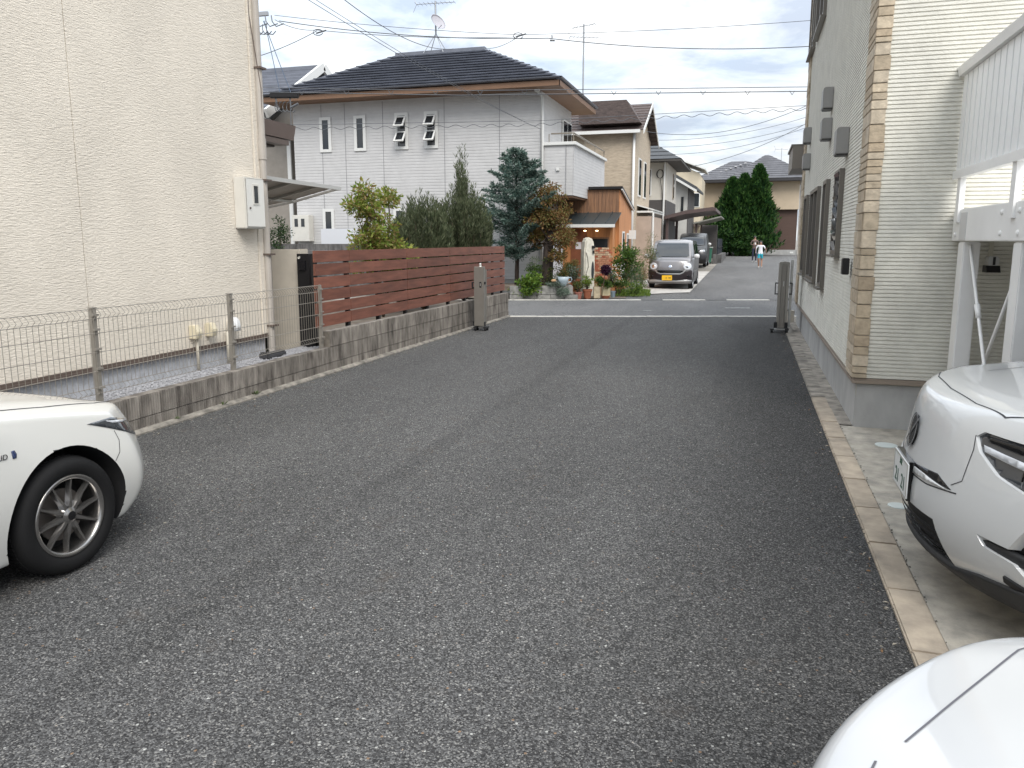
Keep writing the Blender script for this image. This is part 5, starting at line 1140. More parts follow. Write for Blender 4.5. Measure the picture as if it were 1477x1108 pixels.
for s in (-1, 1):
    h_ = patch(tr, 'front', [(s * .555 + .125 * math.cos(a), .775 + .115 * math.sin(a)) for a in [i * .3927 for i in range(16)]], .012, LENS, 'headlight', kv, .03)
    patch(tr, 'front', [(s * .555 + .06 * math.cos(a), .775 + .06 * math.sin(a)) for a in [i * .523 for i in range(12)]], .016, CHROME, 'reflector', h_, .03, .004)
    patch(tr, 'front', [(s * .60 + .045 * math.cos(a), .45 + .045 * math.sin(a)) for a in [i * .523 for i in range(12)]], .009, BLKG, 'fog_lamp', kv, .03)
    ax = 'left' if s > 0 else 'right'
    patch(tr, ax, [(-.68, 1.05), (-1.72, 1.05), (-1.72, 1.50), (-.98, 1.50)], .004, CARGL, 'side_window', kv, .05)
    patch(tr, ax, [(-1.80, 1.05), (-2.9, 1.05), (-2.85, 1.50), (-1.80, 1.50)], .004, CARGL, 'side_window', kv, .05)
    patch(tr, ax, [(-.22, .62), (-.22, .95), (-.62, 1.01), (-3.3, 1.01), (-3.3, .62)], .003, VGRY, 'side_panel', kv, .06)
    patch(tr, ax, [(-.95, .60), (-.95, .26), (-2.70, .26), (-2.70, .60)], .004, VGRY, 'sill_panel', kv, .06)
    seam(tr, ax, [(-.95, .28), (-.93, 1.0)], .008, kv); seam(tr, ax, [(-1.76, .28), (-1.76, 1.5)], .008, kv)
    MB().lathe([(.001, .11), (.06, .095), (.085, .03), (.08, -.03), (.05, -.075), (.001, -.08)], Matrix.Translation((-.60, s * .83, 1.10)) @ Matrix.Rotation(R(90), 4, 'X') @ Matrix.Scale(.7, 4, (1, 0, 0)), 14).build('door_mirror', mat('pearl mirror', (.6, .6, .6), .3), kv, smooth=True, local=True)
    MB().box((-.62, min(s * .7, s * .80), 1.06), (-.58, max(s * .7, s * .80), 1.10)).build('mirror_arm', BLKP, kv, local=True)
bd = patch(tr, 'front', [(.06 * math.cos(a), .765 + .05 * math.sin(a)) for a in [i * .523 for i in range(12)]], .010, CHROME, 'emblem', kv, .03)
pl = MB().box((.018, -.165 - .09, .315), (.030, .165 - .09, .48)).build('number_plate', mat('yellow plate', (.80, .47, .02), .5), kv, local=True)
tm = text_mesh('· 15 78', .092, .0008); tm.materials.append(BLKP); place('plate_characters', tm, pl, WM[kv.name] @ Matrix.Translation((.0312, -.09, .385)) @ Matrix.Rotation(R(90), 4, 'Z') @ Matrix.Rotation(R(90), 4, 'X'))
patch(tr, 'top', [(-1.22, -.56), (-3.2, -.56), (-3.2, .56), (-1.22, .56)], .004, paint('pale van roof', (.55, .55, .56)), 'roof_panel', kv, .08)
# ---- dark car under the carport behind it
dk = thing('parked_car', 'dark wagon parked under the brown carport behind the van', 'car', (-2.95, 42, gz(0, 42.5)), R(-90))
zt_d = tab((.05, .84), (-.1, .92), (-.5, 1.02), (-.9, 1.10), (-1.5, 1.6), (-1.9, 1.72), (-3.4, 1.72), (-3.8, 1.55))
body, tr = gen_car(dk, 3.9, .80, lambda x: .2, zt_d, fx_k, .16, 3.5, tab((0, .95), (.2, .985), (.45, 1), (.6, .995), (.8, .93), (1, .86)), paint('black car paint', (.012, .011, .012), coat=.3), (-.7, -3.2), .3, .19, .16, 7, RIMS, .345, None, 0, 0, crown=.04, cp=3)
patch(tr, 'front', [(-.62, 1.12), (.62, 1.12), (.55, 1.62), (-.55, 1.62)], .006, CARGL, 'windscreen', dk, .06)
for s in (-1, 1): patch(tr, 'front', [(s * .45, .80), (s * .72, .80), (s * .72, .92), (s * .45, .90)], .01, LENS, 'headlight', dk, .05)
MB().lathe([(.001, .1), (.07, .08), (.085, .0), (.05, -.07), (.001, -.08)], Matrix.Translation((-.9, .92, 1.2)) @ Matrix.Rotation(R(90), 4, 'X'), 12).build('door_mirror', WTR, dk, smooth=True, local=True)
# ================================================================== plants
def green(name, c, c2=None, rough=.55):
    m = mat(name, c, rough, var=.5, vscale=2.5, col2=c2 or tuple(q * .55 for q in c), detail=6)
    t = m.node_tree; b = t.nodes['Principled BSDF']; b.inputs['Specular IOR Level'].default_value = .3
    if 'Translucent BSDF' not in t.nodes:
        tl = t.nodes.new('ShaderNodeBsdfTranslucent'); mx_ = t.nodes.new('ShaderNodeMixShader'); mx_.inputs[0].default_value = .32
        src = b.inputs['Base Color'].links[0].from_socket; LK(t, src, tl.inputs[0]); LK(t, b.outputs[0], mx_.inputs[1]); LK(t, tl.outputs[0], mx_.inputs[2])
        LK(t, mx_.outputs[0], [n for n in t.nodes if n.type == 'OUTPUT_MATERIAL'][0].inputs[0])
    return m
rng = np.random.default_rng(11)
def leaf_mesh(name, P_, Dv, size, wr, mats, parent=None, curl=.25, z_bias=0):
    """P_ positions, Dv leaf axes (unit), one bent four point leaf each"""
    n = len(P_); rnd = rng.normal(size=(n, 3)); rnd[:, 2] += z_bias
    side = np.cross(Dv, rnd); side /= np.linalg.norm(side, axis=1)[:, None] + 1e-9; nrm = np.cross(side, Dv)
    s = size[:, None]; V = np.empty((n, 4, 3))
    V[:, 0] = P_; V[:, 1] = P_ + Dv * s * .5 + side * s * wr * .5 + nrm * s * curl * .3; V[:, 2] = P_ + Dv * s - nrm * s * curl * .35; V[:, 3] = P_ + Dv * s * .5 - side * s * wr * .5 + nrm * s * curl * .3
    V = V.reshape(-1, 3)
    if parent is not None:
        inv = np.array(WM[parent.name].inverted()); V = V @ inv[:3, :3].T + inv[:3, 3]
    me = bpy.data.meshes.new(name); F = np.arange(n * 4).reshape(n, 4); tri = np.concatenate([F[:, [0, 1, 2]], F[:, [0, 2, 3]]], 1).reshape(-1, 3)
    me.vertices.add(n * 4); me.vertices.foreach_set('co', V.astype(np.float32).ravel()); me.loops.add(len(tri) * 3); me.loops.foreach_set('vertex_index', tri.ravel().astype(np.int32))
    me.polygons.add(len(tri)); me.polygons.foreach_set('loop_start', np.arange(0, len(tri) * 3, 3, dtype=np.int32))
    for m in mats: me.materials.append(m)
    mi = np.repeat(rng.integers(0, len(mats), n), 2); me.polygons.foreach_set('material_index', mi.astype(np.int32)); me.update(calc_edges=True); me.validate()
    return place(name, me, parent)
def unit(a): return a / (np.linalg.norm(a, axis=1)[:, None] + 1e-9)
BARK = mat('grey brown bark', (.12, .09, .065), .95, var=.5, vscale=12, vstretch=(1, 1, .2), bump=.8, bscale=30, bstretch=(1, 1, .2), bdist=.02)
BARKD = mat('dark bark', (.055, .04, .032), .95, var=.5, vscale=12, vstretch=(1, 1, .2), bump=.9, bscale=25, bstretch=(1, 1, .2), bdist=.02)
def limbs(parent, base, ends, r0, r1, m, name='trunk', wob=.06, n=5):
    mb = MB(); base = Vector(base)
    for e_ in ends:
        e_ = Vector(e_); P_ = [base.lerp(e_, k / n) + Vector((random.gauss(0, wob), random.gauss(0, wob), 0)) * (1 if 0 < k < n else 0) for k in range(n + 1)]; mb.tube(P_, r0, 6, r1)
    return mb.build(name, m, parent, smooth=True)
def clump_crown(parent, clusters, per, r_, leaf, wr, mats, up=.3, name='crown', droop=0):
    """clusters: (x,y,z,scale)"""
    P_, Dv, S_ = [], [], []
    for (x, y, z, k) in clusters:
        n = int(per * k); q = unit(rng.normal(size=(n, 3))) * (rng.random((n, 1)) ** .45) * r_ * k; q[:, 2] *= .75
        P_.append(q + np.array([x, y, z])); d = unit(q + rng.normal(size=(n, 3)) * r_ * .5) ; d[:, 2] += up - droop; Dv.append(unit(d)); S_.append(leaf * rng.uniform(.6, 1.25, n))
    return leaf_mesh(name, np.concatenate(P_), np.concatenate(Dv), np.concatenate(S_), wr, mats, parent)
def ball_clusters(c, rad, n, flat=1.0, jit=.15):
    out = []
    for i in range(n):
        d = Vector((random.gauss(0, 1), random.gauss(0, 1), random.gauss(0, 1))).normalized() * (random.random() ** .5); out.append((c[0] + d.x * rad[0], c[1] + d.y * rad[1], c[2] + d.z * rad[2], random.uniform(.7, 1.3)))
    return out
def bush(name, label, c, rad, n, per, r_, leaf, wr, mats, group=None, cat='shrub', trunk=True, stem_m=None):
    t = thing(name, label, cat, (c[0], c[1], c[2] - rad[2]), 0, group)
    cl = ball_clusters(c, rad, n); clump_crown(t, cl, per, r_, leaf, wr, mats, name='foliage')
    if trunk: limbs(t, (c[0], c[1], c[2] - rad[2] - .05), [q[:3] for q in random.sample(cl, min(7, len(cl)))], .015, .005, stem_m or BARK, 'stem', .03)
    return t
def upright(name, label, c, h, rad, shoots, needles, nl, mats, spike=None):
    """upright conifer shrub: bundle of feathery rising shoots"""
    t = thing(name, label, 'shrub', c); P_, Dv, S_ = [], [], []; mb = MB()
    for i in range(shoots):
        a = random.uniform(0, 6.283); q = random.random() ** .5; hh = h * (1 - .38 * q * q) * random.uniform(.84, 1.02)
        if spike and i < spike[1]: q *= .25; hh = spike[0] * random.uniform(.75, 1)
        b = np.array([c[0], c[1], c[2]]); tip = b + np.array([math.cos(a) * rad * q, math.sin(a) * rad * q, hh]); mid = b + np.array([math.cos(a) * rad * q * .85, math.sin(a) * rad * q * .85, hh * .35])
        u = rng.random(needles) ** .75; u = .12 + .88 * u
        p = np.outer((1 - u) ** 2, b) + np.outer(2 * u * (1 - u), mid) + np.outer(u * u, tip); off = unit(rng.normal(size=(needles, 3))) * .055 * (1.15 - u)[:, None]; off[:, 2] *= .3
        P_.append(p + off); d = unit(off) * .55 + np.array([math.cos(a) * .25 * q, math.sin(a) * .25 * q, 1.0]); Dv.append(unit(d)); S_.append(nl * rng.uniform(.6, 1.2, needles))
        if i % 4 == 0: mb.tube([b, mid, tip * .9 + mid * .1], .012, 4, .003)
    leaf_mesh('foliage', np.concatenate(P_), np.concatenate(Dv), np.concatenate(S_), .16, mats, t, curl=.1); mb.build('stem', BARK, t); return t
YG = [green('yellow green leaf', (.34, .38, .075)), green('lime leaf', (.22, .32, .05)), green('bronze leaf tip', (.36, .27, .10))]
JU = [green('juniper grey green', (.135, .165, .085)), green('juniper deep', (.08, .105, .055)), green('juniper pale', (.19, .215, .12))]
SP = [green('blue spruce', (.16, .245, .205)), green('blue spruce deep', (.065, .13, .11)), green('blue spruce pale', (.31, .40, .34))]
MA = [green('russet leaf', (.26, .155, .055)), green('olive leaf', (.20, .19, .055)), green('rust leaf', (.21, .11, .04))]
MG = [green('mid green leaf', (.085, .165, .033)), green('fresh leaf', (.15, .26, .04)), green('deep leaf', (.05, .10, .025))]
CY = [green('cypress green', (.034, .10, .024)), green('cypress deep', (.014, .048, .013)), green('cypress bright', (.075, .16, .035))]
# shrubs in the red fenced garden
t = thing('shrub', 'yellow green leafy shrub with bronze tips rising over the red fence', 'shrub', (-5.95, 12.0, .36))
cl = ball_clusters((-5.95, 12.0, 1.38), (.42, 1.0, .36), 44) + ball_clusters((-5.9, 11.7, 1.78), (.3, .55, .3), 16) + ball_clusters((-5.95, 11.55, 2.15), (.15, .3, .22), 7) + ball_clusters((-5.9, 12.1, 2.35), (.12, .3, .12), 6) + ball_clusters((-5.92, 11.35, 2.42), (.1, .14, .1), 4) + ball_clusters((-5.95, 11.2, 2.2), (.1, .2, .1), 4)
clump_crown(t, cl, 95, .17, .075, .42, YG, name='foliage', droop=.3); limbs(t, (-5.95, 12.0, .36), [q[:3] for q in random.sample(cl, 16)] + [(-5.9, 12.2, 2.35), (-5.92, 11.35, 2.42)], .018, .005, BARK, 'stem', .04)
upright('shrub', 'grey green upright shrub of feathery shoots, lower one behind the red fence', (-5.9, 13.6, .36), 2.2, .60, 280, 150, .10, JU)
upright('shrub', 'small feathery upright shrub between the leafy one and the grey green one', (-6.0, 13.0, .36), 1.75, .38, 100, 120, .09, JU)
upright('shrub', 'tallest feathery upright shrub with a pointed spire behind the red fence', (-5.82, 15.6, .36), 2.6, .62, 320, 150, .10, JU, spike=(3.3, 26))
# blue conifer by the planter
t = thing('conifer_tree', 'blue green spruce with drooping branches left of the thick trunk', 'tree', (-6.5, 21.85, .1)); bx, by, H_ = -6.5, 21.85, 4.15
MB().tube([(bx, by, 0), (bx + .02, by, 1.2), (bx - .02, by + .02, 3), (bx, by, H_ + .1)], [.075, .06, .035, .008], 8).build('trunk', BARKD, t, smooth=True)
P_, Dv, S_ = [], [], []; mb = MB(); z = 1.15
while z < H_:
    k = (z - 1.15) / (H_ - 1.15); Lb = 1.38 * (1 - k) ** .5 * (.55 + .75 * random.random()) if z > 1.4 else .6
    for i in range(random.randint(5, 7)):
        a = random.uniform(0, 6.283); L_ = Lb * random.uniform(.55, 1.15) + .12; d = Vector((math.cos(a), math.sin(a), random.uniform(.0, .8))).normalized(); p0 = Vector((bx, by, z)); pts = [p0 + d * (L_ * s_) + Vector((0, 0, -.12 * L_ * s_ * s_ + .18 * L_ * max(0, s_ - .6))) for s_ in (0, .33, .66, 1)]
        mb.tube(pts, .014, 4, .004); n = int(260 * L_ + 60)
        u = rng.random(n) ** .7; seg = np.array([[*q] for q in pts]); idx = np.minimum((u * 3).astype(int), 2); fr = (u * 3 - idx)[:, None]; p = seg[idx] * (1 - fr) + seg[idx + 1] * fr
        lat = rng.normal(size=(n, 3)) * np.array([1, 1, .4]); lat = unit(lat) * (rng.random((n, 1)) * .22 * (1.1 - u[:, None])); P_.append(p + lat); Dv.append(unit(unit(lat) * .8 + np.array([d.x, d.y, .25]) + rng.normal(size=(n, 3)) * .25)); S_.append(rng.uniform(.055, .12, n))
    z += .155
mb.build('branch', BARKD, t); leaf_mesh('crown', np.concatenate(P_), np.concatenate(Dv), np.concatenate(S_), .3, SP, t, curl=.1)
# russet tree with thick ivy wrapped trunk
t = thing('ornamental_tree', 'russet leaved tree with thick dark trunk in front of the cedar porch', 'tree', (-5.55, 21.83, .1)); bx, by = -5.55, 21.83
MB().tube([(bx, by, 0), (bx - .01, by, .5), (bx + .01, by, 1.3), (bx + .02, by, 1.9), (bx + .03, by, 2.4)], [.19, .165, .155, .13, .06], 12).build('trunk', BARKD, t, smooth=True)
cl = ball_clusters((bx - .05, by, 2.35), (.66, .6, .6), 52) + ball_clusters((bx + .1, by, 2.95), (.4, .4, .3), 10) + ball_clusters((bx + .45, by - .1, 1.72), (.35, .3, .25), 12) + ball_clusters((bx - .35, by - .1, 1.75), (.3, .3, .22), 8) + ball_clusters((bx + .32, by - .2, 1.28), (.2, .2, .18), 6)
limbs(t, (bx, by, 1.5), [q[:3] for q in random.sample(cl, 26)], .03, .006, BARKD, 'branch', .05); clump_crown(t, cl, 90, .19, .085, .45, MA, name='crown', droop=.5)
clump_crown(t, [(bx + random.uniform(-.17, .17), by - .16, random.uniform(.3, 1.2), .6) for k in range(14)], 40, .12, .05, .7, [MG[2], MA[1]], name='ivy')
# roadside planter
def Q(px, dep, h): return rp((px - 738.5) / 1129 * dep, h, dep)
STN = mat('grey planter stone', (.27, .265, .25), .9, var=.4, vscale=6, bump=.4, bscale=40)
pb = thing('stone_planter', 'low planter of grey stone blocks along the far road edge', 'planter', tuple(Q(780, 21.95, 0)))
bk = [MB().box((.004, 0, 0), (w_ - .004, .12, h - .004)).mesh('stone_block', STN, bevel=.012) for w_, h in ((.39, .13), (.45, .25))]
for r_, (w_, h, z0) in enumerate(((.39, .13, 0), (.45, .25, .13))):
    s = -.1
    while s < 1.55: place('stone_block', bk[r_], pb, Matrix.Translation(Q(740, 21.95, z0) + RD * s + RF * random.uniform(-.01, .01)) @ Matrix.Rotation(TH, 4, 'Z')); s += w_
for k in range(3): place('stone_block', bk[1], pb, Matrix.Translation(Q(740, 21.95, .13) + RD * 1.70 + RF * (.1 + k * .46)) @ Matrix.Rotation(TH + R(90), 4, 'Z'))
c = Q(785, 22.7, .34); MB().box((-1.3, -.62, -.1), (.68, .9, .03), Matrix.Translation(c) @ Matrix.Rotation(TH, 4, 'Z')).build('soil', EARTH, pb)
sheet('garden_bed', [Q(690, 22.1, 0)[:2], Q(905, 22.2, 0)[:2], (-3.7, 24.4), (-4.05, 25.4), (-6.1, 24.0), (-6.2, 23.2), (-12, 23.2)], .018, EARTH)
c = Q(764, 21.95, .48); bush('leafy_bush', 'bright green broad leaved bush spilling over the stone planter', (c.x, c.y, c.z), (.27, .25, .30), 22, 60, .14, .10, .55, [MG[1], MG[1], YG[1], MG[0]])
c = Q(752, 22.0, .2); bush('trailing_plant', 'pale leaved plant trailing down to the road at the planter end', (c.x, c.y, c.z), (.3, .12, .18), 9, 45, .11, .06, .5, [MG[0], YG[1]])
SIL = [green('silver leaf', (.26, .31, .25)), green('silver green leaf', (.16, .22, .16))]
c = Q(812, 21.85, .27); bush('trailing_plant', 'silver green ground ivy hanging over the planter stones', (c.x, c.y, c.z), (.18, .07, .16), 10, 60, .09, .045, .7, SIL, trunk=False)
c = Q(800, 21.95, .42); bush('trailing_plant', 'silvery mat plant on top of the planter stones', (c.x, c.y, c.z), (.25, .1, .03), 8, 50, .08, .04, .7, SIL, trunk=False)
for (px, dep, h, rx, rz_, n, ms, lab) in ((775, 22.6, .75, .3, .35, 14, MG, 'dark green shrub between the spruce and the thick trunk'), (815, 22.7, .72, .22, .25, 12, [MG[2], MA[1]], 'dull green shrub behind the teacup planter'), (828, 22.6, .70, .14, .28, 12, SIL + [MG[2]], 'blue green bushy plant left of the white pillar'), (822, 23.2, 1.0, .25, .35, 10, [MA[1], YG[2]], 'thin olive shrub in front of the porch door'), (800, 22.3, .55, .25, .16, 10, MG[::2], 'low dark plant under the thick trunk'), (893, 22.9, .38, .36, .26, 16, MG, 'spreading green shrub beside the blue bucket'), (884, 22.7, .75, .13, .26, 8, [MG[0], SIL[0]], 'slender shrub with white flowers behind the purple ball'), (915, 23.0, .22, .32, .16, 12, [MG[0], YG[1]], 'low grassy shrub at the edge of the parking pad')):
    c = Q(px, dep, h); bush('garden_shrub', lab, (c.x, c.y, c.z), (rx, .22, rz_), n, 70, .13, .055, .42, ms)
c = Q(905, 24.0, 1.05); bush('large_bush', 'large mid green bush beside the cedar porch wall', (c.x, c.y, c.z), (.42, .40, .62), 40, 80, .18, .075, .45, MG)
c = Q(912, 23.7, .55); bush('large_bush', 'soft grey green mound below the large bush', (c.x, c.y, c.z), (.40, .3, .38), 24, 90, .16, .05, .2, [MG[0], SIL[1]])
c = Q(938, 26.4, 1.1); bush('olive_shrub', 'thin airy olive shrub beside the van and the tan house', (c.x, c.y, c.z), (.28, .28, .85), 30, 45, .18, .06, .3, [JU[2], MA[1], MG[0]])
c = Q(928, 25.2, .55); bush('olive_shrub', 'short reddish tipped shrub left of the van mirror', (c.x, c.y, c.z), (.22, .2, .5), 14, 50, .15, .06, .35, [MA[0], MG[0]])
c = Q(402, 24.0, 1.75); bush('dark_shrub', 'dark shrub against the greige house wall', (c.x, c.y, c.z), (.35, .3, .55), 16, 70, .2, .08, .4, [MG[2], CY[1]])
mb = MB()
for k in range(60):
    c = Q(random.uniform(882, 902), 22.7, random.uniform(.45, 1.0)); s_ = random.uniform(.005, .011); mb.box(c - Vector((s_, s_, s_)), c + Vector((s_, s_, s_)), None)
tag(mb.build('white_blossom', mat('white petal', (.7, .7, .64), .6)), 'tiny white blossoms scattered over the slender shrub', None, kind='stuff')
P_ = np.array([[*Q(random.uniform(890, 940), random.uniform(22.6, 25.2), .02)] for k in range(1500)]); d = rng.normal(size=(1500, 3)) * .35; d[:, 2] = 1
tag(leaf_mesh('grass', P_, unit(d), rng.uniform(.05, .14, 1500), .12, [YG[1], MG[1]], None), 'rough grass along the pad edge', None, kind='stuff')
# pots and garden ornaments
TERR = [mat('terracotta', (.33, .115, .06), .8, var=.2, vscale=15), mat('pink terracotta', (.36, .145, .11), .8, var=.2, vscale=15)]
def pot(name, label, px, dep, r0, r1, h, m, z=0, plant=None, cat='flower pot'):
    c = Q(px, dep, z); t = thing(name, label, cat, tuple(c)); M = Matrix.Translation(c)
    MB().lathe([(.001, .004), (r0, 0), (r1 * .95, h * .8), (r1 * 1.04, h * .8), (r1 * 1.06, h), (r1 * .94, h), (r1 * .9, h * .88), (.001, h * .88)], M, 20).build('pot', m, t)
    MB().lathe([(.001, h * .90), (r1 * .9, h * .89)], M, 16).build('soil', EARTH, t); return t, c
pot('flower_pot', 'small pinkish terracotta pot beside the stone planter', 835, 22.15, .085, .115, .20, TERR[1])
pot('flower_pot', 'larger orange terracotta pot in front of the white pillar', 848.5, 22.25, .09, .135, .27, TERR[0])
pot('flower_pot', 'brown bowl pot under the cream trough', 875, 22.25, .10, .13, .09, TERR[0])
pot('bucket', 'pale blue metal bucket beside the cream trough', 885.5, 22.5, .055, .075, .20, mat('blue zinc', (.25, .32, .38), .45, metal=.3), cat='bucket')
for (px, dep, h, rx, rz_, ms, lab) in ((834, 22.2, .40, .16, .16, [MG[2], MA[1]], 'dark leafy plant growing in the small pinkish pot'), (848, 22.3, .48, .15, .17, [YG[1], MG[1], YG[0]], 'variegated plant growing in the larger terracotta pot'), (866, 22.3, .52, .17, .15, MG, 'round leaved plant on the beige block'), (877, 22.35, .42, .12, .10, MG, 'small plant in the cream trough')):
    c = Q(px, dep, h); bush('potted_plant', lab, (c.x, c.y, c.z), (rx, rx, rz_), 12, 55, .09, .05, .5, ms, cat='plant')
c = Q(862.5, 22.2, 0); o = MB().box((-.09, 0, 0), (.10, .2, .34), Matrix.Translation(c) @ Matrix.Rotation(TH, 4, 'Z')).build('concrete_block', mat('beige block', (.50, .42, .29), .9, var=.2, vscale=10), bevel=.01); tag(o, 'upright beige concrete block used as a plant stand', 'block')
c = Q(876, 22.3, .16); o = MB().box((-.14, 0, -.14), (.12, .15, .16), Matrix.Translation(c) @ Matrix.Rotation(TH, 4, 'Z')).build('trough', mat('cream trough', (.52, .46, .30), .85, var=.2, vscale=10), bevel=.012); tag(o, 'cream rectangular plant trough next to the beige block', 'trough')
t = thing('topiary', 'purple ball shaped plant on a thin stem', 'plant', tuple(Q(874, 22.05, 0))); c = Q(874.5, 22.05, .83)
PUR = [green('purple leaf', (.085, .018, .06)), green('dark purple leaf', (.04, .010, .035))]
leaf_mesh('foliage', np.array([[*c]]) + unit(rng.normal(size=(700, 3))) * (rng.random((700, 1)) ** .4) * .14, unit(rng.normal(size=(700, 3))), rng.uniform(.05, .09, 700), .35, PUR, t); MB().tube([Q(869, 22.05, 0), c], .010, 6).build('stem', BARK, t)
# teacup planter
c = Q(813, 22.0, .38); t = thing('teacup_planter', 'pale blue teacup shaped planter on the stone wall', 'planter', tuple(c)); M = Matrix.Translation(c); CUP = mat('pale blue glaze', (.36, .43, .47), .3)
MB().lathe([(.001, .0), (.08, .0), (.085, .02), (.14, .12), (.165, .26), (.15, .26), (.12, .13), (.001, .05)], M, 22).build('cup', CUP, t, smooth=True)
mb = MB(); mb.tube([M @ (RD * x + Vector((0, 0, z))) for x, z in ((.145, .22), (.22, .24), (.245, .18), (.21, .11), (.13, .10))], .017, 6); mb.build('handle', CUP, t)
c2 = c + Vector((0, 0, .32)); bush('potted_plant', 'reddish plant growing out of the teacup planter', (c2.x, c2.y, c2.z), (.14, .12, .09), 8, 45, .08, .05, .5, [MA[0], MG[2]], cat='plant', trunk=False)
o = MB().box((-.13, 0, 0), (.0, .1, .07), Matrix.Translation(Q(803, 21.9, .50)) @ Matrix.Rotation(TH + .3, 4, 'Z')).build('ornament', mat('peach ornament', (.55, .36, .20), .7), bevel=.02); tag(o, 'small peach coloured ornament left of the teacup', 'ornament')
# white rendered mail pillar with oval slot
t = thing('mail_pillar', 'white stucco mail pillar with rounded top and dark oval slot', 'mailbox post', tuple(Q(848, 22.9, 0))); PILW = mat('white stucco', (.66, .63, .54), .9, var=.15, vscale=8, bump=.4, bscale=30)
M = Matrix.Translation(Q(848, 22.9, 0)) @ Matrix.Rotation(TH + .35, 4, 'Z'); poly = [(-.17, 0), (.17, 0), (.18, 1.0), (.16, 1.45), (.12, 1.66), (.03, 1.74), (-.06, 1.74), (-.13, 1.66), (-.17, 1.35)]
mb = MB(); n = len(poly); mb.v = [tuple(M @ Vector((u, y, w_))) for y in (-.14, .14) for u, w_ in poly]; mb.f = [tuple(range(n - 1, -1, -1)), tuple(range(n, 2 * n))] + [(k, (k + 1) % n, n + (k + 1) % n, n + k) for k in range(n)]; mb.m = [0] * len(mb.f); mb.build('pillar', PILW, t, bevel=.035)
def oval(x, z, a, b): 
    mb = MB(); q = [M @ Vector((x + a * math.cos(w), -.148, z + b * math.sin(w))) for w in [i * .3927 for i in range(16)]]; mb.quad(*q); return mb
oval(.10, .78, .045, .27).build('oval_slot', mat('dark slot', (.03, .035, .04), .4), t); 
MB().box((.06, -.20, 1.42), (.15, -.145, 1.5), M).build('lamp_hood', BLKM, t); MB().box((.08, -.18, 1.27), (.13, -.145, 1.36), M).build('bracket', BLKM, t)
mb = MB(); mb.tube([M @ Vector((x, -.15, z)) for x, z in ((-.10, .1), (-.05, .4), (-.11, .7), (-.04, .9), (-.07, 1.15), (-.12, 1.3))], .008, 5); mb.build('vine', BARKD, t)
# red mottled wall behind the pillar
t = thing('brick_wall', 'low red mottled brick wall with arched top behind the white pillar', 'wall', tuple(Q(868, 23.5, 0))); RB_ = [mat('red brick %d' % k, c_, .9, var=.35, vscale=20) for k, c_ in enumerate(((.34, .10, .055), (.42, .20, .12), (.50, .36, .24)))]
bmh = [MB().box((.003, 0, .003), (.107, .09, .057)).mesh('brick', m, bevel=.004) for m in RB_]
for r_ in range(24):
    for k in range(5):
        x = -.27 + k * .11 + (.055 if r_ % 2 else 0); z = r_ * .06
        if z > 1.44 - 2.2 * max(0, abs(x + .05) - .1) ** 1.5: continue
        place('brick', random.choice(bmh), t, Matrix.Translation(Q(868, 23.5, z)) @ Matrix.Rotation(TH, 4, 'Z') @ Matrix.Translation((x, random.uniform(-.006, .006), 0)))
# cypresses closing the street
def cypress(label, x, y, z0, h, rad, n):
    t = thing('cypress_tree', label, 'tree', (x, y, z0)); MB().tube([(x, y, z0 - .1), (x, y, z0 + h * .9)], .12, 8, .02).build('trunk', BARKD, t)
    u = rng.random(n) ** .62; a = rng.random(n) * 6.283; prof = rad * (1 - u) ** .72 * (.45 + .55 * np.minimum(1, (u + .05) * 6)); lump = 1 + .26 * np.sin(a * 3 + u * 17) + .2 * np.sin(a * 7 - u * 31) + .14 * np.sin(a * 13 + u * 57); rr_ = prof * lump * (1 - .45 * rng.random(n) ** 2.2)
    P_ = np.stack([x + np.cos(a) * rr_, y + np.sin(a) * rr_, z0 + .1 + u * (h - .25)], 1); d = np.stack([np.cos(a) * .55, np.sin(a) * .55, np.full(n, .95)], 1) + rng.normal(size=(n, 3)) * .3
    leaf_mesh('crown', P_, unit(d), rng.uniform(.16, .42, n), .36, CY, t, curl=.15); return t
cypress('tallest dark green cypress, slim spire, before the fawn house', .45, 61.6, .5, 6.6, 1.55, 15000)
cypress('dark green cypress spire between the tallest and the short one', -.55, 61.4, .5, 5.95, 1.5, 13000)
cypress('shortest of the three dark green cypress spires', -1.4, 61.2, .5, 5.7, 1.6, 13000)
bush('round_hedge', 'rounded dark green bush merging with the cypresses', (-2.6, 60.0, 1.9), (1.35, 1.0, 1.45), 70, 110, .45, .22, .45, CY)
bush('round_hedge', 'low dark bush at the foot of the cypresses', (-.6, 60.2, 1.3), (1.3, .8, .8), 40, 110, .42, .22, .45, CY)
# bin, low wall and fence beside the street
t = thing('wheelie_bin', 'green plastic wheeled bin beside the low wall', 'bin', (-2.33, 47.2, .31)); BIN = mat('green plastic', (.03, .13, .085), .5)
MB().prism([(-2.53, .36), (-2.13, .36), (-2.08, 1.2), (-2.58, 1.2)], 1, 47.0, 47.45).build('bin_body', BIN, t, bevel=.02); MB().box((-2.62, 46.95, 1.2), (-2.04, 47.5, 1.27)).build('lid', mat('pale lid', (.36, .40, .36), .5), t, bevel=.02)
for x in (-2.5, -2.16): MB().lathe([(.001, -.03), (.08, -.03), (.08, .03), (.001, .03)], Matrix.Translation((x, 47.45, .39)) @ Matrix.Rotation(R(90), 4, 'Y'), 12).build('bin_wheel', RUB, t)
o = MB().box((-2.05, 47.6, .1), (-1.55, 56, .82)).build('low_wall', mat('dark block', (.115, .11, .108), .95)); tag(o, 'low dark block wall beside the far end of the street', 'wall')
t = thing('slat_fence', 'dark slatted fence on the low wall by the street', 'fence', (-1.8, 52, .8))
